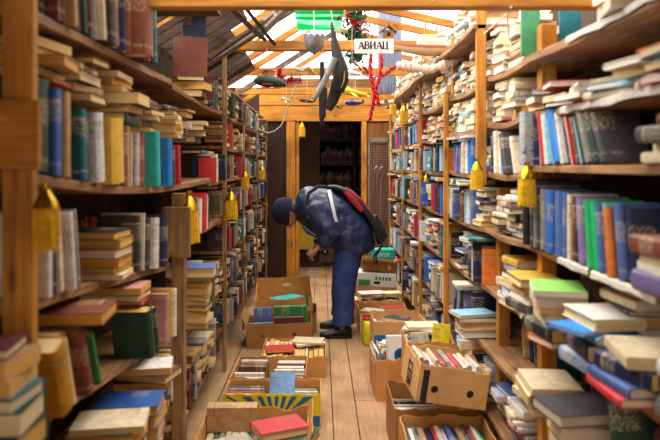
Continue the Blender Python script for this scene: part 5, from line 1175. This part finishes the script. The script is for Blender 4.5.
def plane(label, px, py, Y, sc, mat, mat2, yaw, roll=0, cordpx=None, name='hanging_model_airplane', heli=False):
    loc = at(px, py, Y); r = thing(name, label, 'model helicopter' if heli else 'model airplane', loc, (R(roll), R(roll * .4), R(yaw)))
    m = MB(); m.tube([(-.5 * sc, 0, 0), (-.42 * sc, 0, 0), (-.1 * sc, 0, 0), (.25 * sc, 0, .0), (.5 * sc, 0, .02 * sc)], [.02 * sc, .09 * sc, .12 * sc, .085 * sc, .03 * sc], 12); m.build('fuselage', mat, r, 60)
    if heli:
        m = MB(); m.tube([(-.1 * sc, 0, .1 * sc), (-.1 * sc, 0, .2 * sc)], .02 * sc, 6)
        for a in (.4, 1.97, 3.54, 5.1): m.bar((-.1 * sc, 0, .2 * sc), (-.1 * sc + .45 * sc * math.cos(a), .45 * sc * math.sin(a), .2 * sc), .04 * sc, .01 * sc)
        m.build('rotor', mat2, r)
    else:
        m = MB(); m.tube([(-.1 * sc, -.55 * sc, .02 * sc), (-.14 * sc, 0, 0), (-.1 * sc, .55 * sc, .02 * sc)], [(.06 * sc, .012 * sc), (.12 * sc, .02 * sc), (.06 * sc, .012 * sc)], 8, side=(1, 0, 0)); m.build('wing', mat2, r, 60)
    m = MB(); m.tube([(.46 * sc, 0, .02 * sc), (.5 * sc, 0, .2 * sc)], [(.07 * sc, .01 * sc), (.04 * sc, .008 * sc)], 8, side=(1, 0, 0)); m.tube([(.46 * sc, -.2 * sc, .03 * sc), (.46 * sc, .2 * sc, .03 * sc)], [(.05 * sc, .01 * sc)] * 2, 8, side=(1, 0, 0)); m.build('tail', mat2, r, 60)
    m = MB(); inv = r.rotation_euler.to_matrix().inverted(); m.tube([(0, 0, .08 * sc), inv @ Vector((0, 0, .12 + .2 * sc)), inv @ Vector((0, 0, .3))], .0015, 5); m.build('hanging_cord', 'cord_white', r)
    return r
plane('white and blue model plane hanging beside the yellow one', 299, 70, 4.9, .12, 'model_white', 'model_blue', 40, 20)
plane('fat yellow model plane hanging beside the white and blue one', 311, 71, 5.0, .17, 'model_yellow', 'model_yellow', 70, 30)
plane('small cream model plane hanging alone before the golden boards', 286, 100, 5.2, .1, 'model_cream', 'model_cream', 30, 35)
plane('small green model biplane hanging near the toy rifle', 307, 101, 5.2, .13, 'model_green', 'model_green', 15, 15)
plane('long yellow model plane hanging behind the dark aeroplane', 355, 93, 4.9, .22, 'model_yellow', 'model_yellow', 20, 25)
plane('blue model helicopter hanging under the long yellow plane', 354, 103, 5.0, .15, 'model_blue', 'model_blue', 8, 0, name='hanging_model_helicopter', heli=True)
plane('small brass coloured model hanging before the golden boards', 339, 107, 4.9, .1, 'model_brass', 'model_brass', 60, 20)
plane('pale blue model jet hanging behind the dark aeroplane', 352, 73, 4.3, .16, 'reflective', 'model_grey', -10, 30)
plane('cream model plane hanging beside the red rope ends', 384, 103, 5.0, .16, 'model_cream', 'model_cream', 170, 12)
# red tinsel
def tinsel(pts, rad, lab, n=90, seed=3, name='hanging_tinsel', mat='tinsel_red', grp='red tinsel garlands'):
    rr = random.Random(seed); pts = [Vector(p) for p in pts]; m = MB()
    m.tube(pts, .006, 6)
    for i in range(n):
        u = rr.random() * (len(pts) - 1); k = int(u); p = pts[k].lerp(pts[k + 1], u - k)
        d = Vector((rr.gauss(0, 1), rr.gauss(0, 1), rr.gauss(0, 1))).normalized() * rad * rr.uniform(.6, 1)
        w = d.orthogonal().normalized() * .0055
        m.add([p - w, p + w, p + d], [(0, 1, 2)]); 
    return tag(m.build(name, mat), lab, 'tinsel', grp)
tinsel([at(279, 70, 5.4), at(280, 78, 5.4), at(284, 83, 5.4), at(292, 79, 5.4), at(301, 80, 5.4)], .07, 'red tinsel clump hanging behind the green helicopter', 420, 1)
tinsel([at(363, 66, 5.0), at(372, 78, 5.0), at(382, 76, 5.0), at(394, 68, 5.0), at(404, 64, 5.0)], .05, 'red tinsel swag strung behind the two red ropes', 260, 2)
tinsel([at(350, 60, 5.0), at(356, 64, 5.0), at(361, 69, 5.0)], .03, 'short red tinsel clump between the dark aeroplane and the ropes', 90, 4)
for lab, q in (('longer red twisted rope hanging from the white sign', [(371, 54), (370, 66), (371, 80), (374, 92), (373, 103), (371, 112), (369.5, 122)]), ('shorter red twisted rope hanging from the white sign', [(381, 54), (381.5, 64), (379, 78), (375.5, 90), (377.5, 99), (379, 107)])):
    m = MB(); P = [at(x, y, 4.5) for x, y in q]; fine = []
    for a, b in zip(P, P[1:]): fine += [a.lerp(b, t / 6) for t in range(6)]
    for ph in (0, math.pi): m.tube([p + Vector((.008 * math.cos(i * .9 + ph), .008 * math.sin(i * .9 + ph), 0)) for i, p in enumerate(fine)], .009, 6)
    tag(m.build('hanging_rope', 'tinsel_red', smooth=60), lab, 'rope', 'red ropes below the sign')
# leafy Christmas garland beside the sign
gl = thing('hanging_garland', 'green leafy Christmas garland with red flowers hanging beside the sign', 'garland', at(356, 10, 4.9))
rr = random.Random(5); lf = HB(gl); rd = HB(gl); dk = HB(gl)
st_ = HB(gl); st_.tube([at(357, -6, 4.9), at(354, 12, 4.9), at(356, 32, 4.9), at(355, 60, 4.9)], .008, 6); st_.build('stem', 'leaf_dark')
for i in range(900):
    py = rr.uniform(2, 60); w = 12 if 12 < py < 42 else 9
    p = at(356 + rr.gauss(0, w * .5), py, 4.9 + rr.gauss(0, .05))
    band = abs(py - 24 - (p.x * 642 / 4.9 + 321 - 356) * .35) < 5 or py < 6 and rr.random() < .4
    tgt = rd if band and rr.random() < .8 else (lf if rr.random() < .6 else dk)
    a = Vector((rr.gauss(0, 1), rr.gauss(0, 1), rr.gauss(0, 1))).normalized(); b = a.orthogonal().normalized(); s = rr.uniform(.03, .055)
    tgt.add([p, p + a * s * .5 + b * s * .3, p + a * s, p + a * s * .5 - b * s * .3], [(0, 1, 2, 3)])
lf.build('leaves', 'leaf_green', 0); dk.build('dark_leaves', 'leaf_dark', 0); rd.build('red_flowers', 'tinsel_red', 0)  # the red pieces are the garland's flowers, built leaf-shaped
# bird house
bh = thing('bird_house', 'tiny wooden bird house standing on the white sign\'s end', 'bird house', at(389, 40, 4.7))
bh.location = (at(388, 42, 4.7).x, 4.68, 2.371)
MB().box((-.04, -.03, 0), (.04, .03, .07)).build('house', 'board_x', bh)
m = MB(); m.bar((-.062, 0, .06), (.004, 0, .112), .09, .008); m.bar((.062, 0, .06), (-.004, 0, .112), .09, .008); m.build('roof', 'grey_plank', bh)
m = MB(); m.lathe([(.014, 0), (.014, .004)], 14, None, Matrix.Translation((0, -.03, .042)) @ Matrix.Rotation(R(90), 4, 'X')); m.build('entrance_hole_shade', 'hole_dark', bh)  # dark disk on the wall, shade of the opening painted in
# model sailing ship hull on the top board
Ys = 4.0
sp = thing('model_ship', 'wooden model ship with a pale hull on the top board behind the man', 'model ship', (.69, Ys, 2.137))
m = MB(); rings = []
for x, w, zb_, zt in ((-.235, .004, .06, .085), (-.17, .03, .025, .075), (-.05, .05, .004, .062), (.08, .052, .002, .06), (.19, .045, .008, .066), (.235, .03, .02, .078)):
    rings.append([(x, -w, zt), (x, -w * .9, zb_ + (zt - zb_) * .5), (x, -w * .4, zb_ + .006), (x, 0, zb_), (x, w * .4, zb_ + .006), (x, w * .9, zb_ + (zt - zb_) * .5), (x, w, zt)])
m.loft(rings); m.build('hull', 'ship_hull', sp, 50)
m = MB(); m.loft([[(x, -w - .002, z), (x, -w - .002, z + .014), (x, w + .002, z + .014), (x, w + .002, z)] for x, w, z in ((-.235, .004, .075), (-.17, .03, .062), (-.05, .05, .05), (.08, .052, .048))]); m.build('red_gunwale', 'ship_red', sp)
m = MB(); m.box((-.09, -.03, .063), (.06, .03, .1)); m.box((-.06, -.024, .1), (.03, .024, .135)); m.box((.1, -.035, .065), (.22, .035, .1)); m.build('cabin', 'model_cream', sp, bevel=.003)
m = MB(); m.tube([(-.04, 0, .13), (-.04, 0, .22)], .006, 8); m.tube([(.03, 0, .13), (.03, 0, .19)], .005, 8); m.build('mast', 'pine_z', sp)
m = MB()
for i in range(3): m.box((.115 + i * .036, -.0365, .075), (.135 + i * .036, -.0351, .092))
m.build('windows', 'hole_dark', sp)
# strand of pale knobbly shells
sl = thing('hanging_shell_garland', 'strand of pale pink knobbly shells strung below the model ship', 'garland', at(430, 68, 3.85))
P = [at(x, y, 3.85) for x, y in ((399, 66), (412, 68), (421, 69), (430, 70), (440, 67), (450, 63), (461, 58), (468, 57))]
m = HB(sl); m.tube(P, .003, 6); m.build('cord', 'cord_white')
rr = random.Random(9)
for i in range(20):
    u = i / 19 * (len(P) - 1.001); k = int(u); p = P[k].lerp(P[k + 1], u - k)
    m = HB(sl); r0 = rr.uniform(.018, .032)
    m.tube([p + Vector((rr.uniform(-.01, .01), 0, r0)), p + Vector((0, -.01, r0 * .4)), p + Vector((0, -.012, -r0 * .4)), p + Vector((rr.uniform(-.014, .014), 0, -r0))], [r0 * .25, r0 * .8, r0 * .7, r0 * .2], 8); m.build('shell', 'shell_pink')
# bells with tassels
TS = [(46, 182, 1.43, 68, 'brass bell with a long yellow tassel on the tall post by the camera'), (189, 190, 3.02, 53, 'brass bell with a yellow tassel hanging beside the nailed plank'), (231, 188, 4.5, 32, 'third yellow tassel along the shelves the man faces'), (245, 169, 5.6, 21, 'small yellow tassel in front of a blue book'), (262, 164, 6.6, 16, 'smallest yellow tassel, at the end of the shelves the man faces'), (302, 121, 8.2, 16, 'yellow tassel hanging in the dark doorway'),
      (477, 158, 3.0, 32, 'yellow tassel on the post beside the leaning white books'), (527, 161, 2.33, 46, 'yellow tassel hanging before the charcoal book row behind the man'), (393, 97, 5.6, 18, 'yellow tassel below the red swag\'s end'), (404, 103, 5.2, 22, 'yellow tassel hanging under the top board beside the slate spines'), (427, 172, 4.9, 16, 'yellow tassel before the orange book row'), (411, 173, 6.0, 12, 'tiny yellow tassel on the farthest post behind the man')]
for px, py, Y, hp, lab in TS:
    s = hp * Y / F; o = at(px, py, Y); r = thing('hanging_tassel', lab, 'tassel', o, (0, 0, 0), 'yellow bells with tassels')
    m = MB(); m.lathe([(.001, 0), (.06 * s, -.02 * s), (.06 * s, -.08 * s), (.045 * s, -.11 * s), (.09 * s, -.18 * s), (.15 * s, -.28 * s), (.185 * s, -.38 * s), (.17 * s, -.4 * s)][::-1], 14); m.build('bell', 'bell_gold', r, 50)
    m = MB(); n = 16; rr = random.Random(int(px))
    for k in range(n):
        a = 2 * math.pi * k / n; q = [(.145 * s * math.cos(a), .145 * s * math.sin(a), -.38 * s), (.155 * s * math.cos(a) * rr.uniform(.9, 1.15), .155 * s * math.sin(a), -.65 * s), (.155 * s * math.cos(a + .15) * rr.uniform(.85, 1.25), .155 * s * math.sin(a + .1), -s * rr.uniform(.94, 1.02))]
        m.tube(q, [.036 * s, .04 * s, .03 * s], 5)
    m.lathe([(.13 * s, -.9 * s), (.15 * s, -.42 * s)], 12)
    m.build('tassel_fringe', 'tassel_gold', r, 60)
# cables and white cords
w = MB(); q = [(296, 86), (292, 96), (288, 107), (285, 118), (281, 126), (275, 131), (269, 133), (262, 131), (257, 127)]; w.tube([at(x, y, 5.6) for x, y in q], .006, 8); tag(w.build('hanging_cable', 'wire_teal', smooth=60), 'pale cable looping down before the dark end of the aisle', 'cable')
w = MB(); w.tube([at(511, 7, 2.28), at(507, 14, 2.4), at(484, 34, 2.75)], .0035, 6); w.tube([at(507, 14, 2.4), at(509, 38, 2.42)], .003, 6); tag(w.build('rigging', 'cord_white', smooth=60), 'white cord tied round the front beam by the green picture book', 'cord')
w = MB(); w.tube([at(433, 0, 2.28), at(431, 14, 3.9), at(429, 30, 4.0)], .003, 6); tag(w.build('rigging', 'cord_white', smooth=60), 'thin white cord running from the front beam to the model ship', 'cord')
# ------------------------------------------------------------------ which books show, and their meshes
bpy.context.view_layer.update()
dg = bpy.context.evaluated_depsgraph_get()
VS, FS, own = [], [], []
for o in list(SC.objects):
    if o.type not in ('MESH', 'FONT'): continue
    ev = o.evaluated_get(dg); me = ev.to_mesh(); mw = ev.matrix_world; b0 = len(VS)
    VS += [mw @ v.co for v in me.vertices]
    for p in me.polygons: FS.append(tuple(b0 + i for i in p.vertices)); own.append(-1)
    ev.to_mesh_clear()
for i, b in enumerate(BOOKS):
    b0 = len(VS); x, y, z = b.t / 2, b.d, b.h
    VS += [b.M @ Vector(v) for v in ((-x, 0, 0), (x, 0, 0), (x, y, 0), (-x, y, 0), (-x, 0, z), (x, 0, z), (x, y, z), (-x, y, z))]
    for f in BOX_F: FS.append(tuple(b0 + k for k in f)); own.append(i)
tree = BVHTree.FromPolygons(VS, FS)
eye = Vector((0, 0, EYE))
for py in range(0, 440, 2):
    for px in range(0, 660, 2):
        d = Vector(((px + 1 - VX) / F, 1, -(py + 1 - VY) / F)).normalized()
        h = tree.ray_cast(eye, d)
        if h[2] is not None and own[h[2]] >= 0: BOOKS[own[h[2]]].px += 1
IND = {id(b) for b in sorted((b for b in BOOKS if b.name == 'book'), key=lambda b: -b.px)[:300] if b.px > 0}
for b in BOOKS:
    if b.name != 'book' and b.px > 0: IND.add(id(b))
bycont = {}
for b in BOOKS:
    if b.px > 0 or id(b) in IND: bycont.setdefault(b.cont, []).append(b)
print('BOOKS', len(BOOKS), 'visible', sum(b.px > 0 for b in BOOKS), 'smallest own', min(b.px for b in BOOKS if id(b) in IND))
used = {}
def make_label(b):
    kind, phrase, group, flip = CONT[b.cont]
    L = bycont[b.cont]
    L = sorted(L, key=(lambda q: -q.order) if kind == 'stack' else (lambda q: q.order))
    i = next(k for k, q in enumerate(L) if q is b)
    noun = 'magazine' if b.name == 'magazine' else 'folder' if b.name == 'folder' else {'hardback': 'hardback', 'paperback': 'paperback'}[b.style]
    if kind == 'single' or len(L) == 1: s = f'{b.c} {noun}, {phrase}'
    elif kind == 'stack':
        pos = 'topmost' if i == 0 else 'lowest' if i == len(L) - 1 else f'{nth(i)} from top'
        s = f'{b.c} {noun}, {pos}, {phrase}'
    elif kind == 'post': s = f'{b.c} {noun}, {nth(i)} from the aisle post, {phrase}'
    elif kind == 'box': s = f'{b.c} {noun}, {nth(i)} along, {phrase}'
    else: s = f'{b.c} {noun}, {nth(i)} from the near end, {phrase}'
    w = s.split()
    if len(w) > 16: print('LONG', s); s = s.replace(' from the near end,', ' along'); w = s.split()
    if len(w) > 16: print('LONG2', s)
    if len(w) > 16: s = ' '.join(w[:16]).rstrip(',')
    if s in used: print('DUP', s)
    used[s] = 1
    return s, group
big = MB(); big.mats = ['book_cover', 'book_pages']
for b in BOOKS:
    vs, fs, st, ct = cover_geo(b); pv, pf, ps = page_geo(b, ct)
    cc = (*b.rgb, 0.0 if b.printed else 1.0); pc = (*b.page, 1)
    if id(b) in IND:
        o = bpy.data.objects.new(b.name, None); o.empty_display_size = .02; COL.objects.link(o); o.matrix_world = b.M
        lab, grp = make_label(b); tag(o, lab, b.name, grp)
        m = MB(); m.add(vs, fs); m.col = [cc] * len(vs); m.st = st; m.build('cover', 'book_cover', o, smooth=35)
        m = MB(); m.add(pv, pf); m.col = [pc] * len(pv); m.st = ps; m.build('pages', 'book_pages', o)
    else:
        if b.px == 0 and (b.M.translation.y > 4.5): continue
        k0 = len(big.v)
        big.add(vs, fs, 'book_cover', b.M); big.col += [cc] * len(vs); big.st += st
        big.add(pv, pf, 'book_pages', b.M); big.col += [pc] * len(pv); big.st += ps
o = big.build('small_books', None)
tag(o, 'the many small far and half hidden books filling the bookcases', 'books', None, 'stuff')

# ------------------------------------------------------------------ light and camera
wd = bpy.data.worlds.new('World'); SC.world = wd; wd.use_nodes = True
nt = wd.node_tree; bg = nt.nodes['Background']
tc = nt.nodes.new('ShaderNodeTexCoord'); sx = nt.nodes.new('ShaderNodeVectorMath'); sx.operation = 'DOT_PRODUCT'; sx.inputs[1].default_value = (-.5, .2, .84); rp = nt.nodes.new('ShaderNodeValToRGB')
nt.links.new(tc.outputs['Generated'], sx.inputs[0]); nt.links.new(sx.outputs['Value'], rp.inputs[0]); nt.links.new(rp.outputs[0], bg.inputs['Color'])
e = rp.color_ramp.elements; e[0].position = 0.0; e[0].color = (.115, .094, .078, 1); e[1].position = .95; e[1].color = (1, .97, .92, 1)
e.new(.4); e[1].color = (.45, .43, .4, 1)
bg.inputs['Strength'].default_value = 10.5
def portal(loc, rot, sx_, sy_):
    l = bpy.data.lights.new('roof_opening', 'AREA'); l.shape = 'RECTANGLE'; l.size = sx_; l.size_y = sy_; l.cycles.is_portal = True
    o = bpy.data.objects.new('roof_opening', l); COL.objects.link(o); o.location = loc; o.rotation_euler = rot
portal((0, 4.6, 3.2), (0, 0, 0), 3.0, 8.0)
portal((0, -2.3, 1.5), (R(90), 0, 0), 3.0, 3.2)
cam = bpy.data.cameras.new('Camera'); co = bpy.data.objects.new('Camera', cam); COL.objects.link(co); SC.camera = co
co.location = (0, 0, EYE); co.rotation_euler = (R(90), 0, 0)
cam.sensor_width = 36; cam.lens = F / 660 * 36; cam.shift_x = (330 - VX) / 660; cam.shift_y = -(220 - VY) / 660
cam.clip_start = .05; cam.dof.use_dof = True; cam.dof.focus_distance = 5.0; cam.dof.aperture_fstop = 2.6
vs_ = SC.view_settings; vs_.view_transform = 'Standard'; vs_.look = 'None'; vs_.gamma = 1; vs_.exposure = 0.0; vs_.use_curve_mapping = False
SC.cycles.use_denoising = True; SC.cycles.max_bounces = 8; SC.cycles.diffuse_bounces = 5; SC.cycles.sample_clamp_indirect = 8
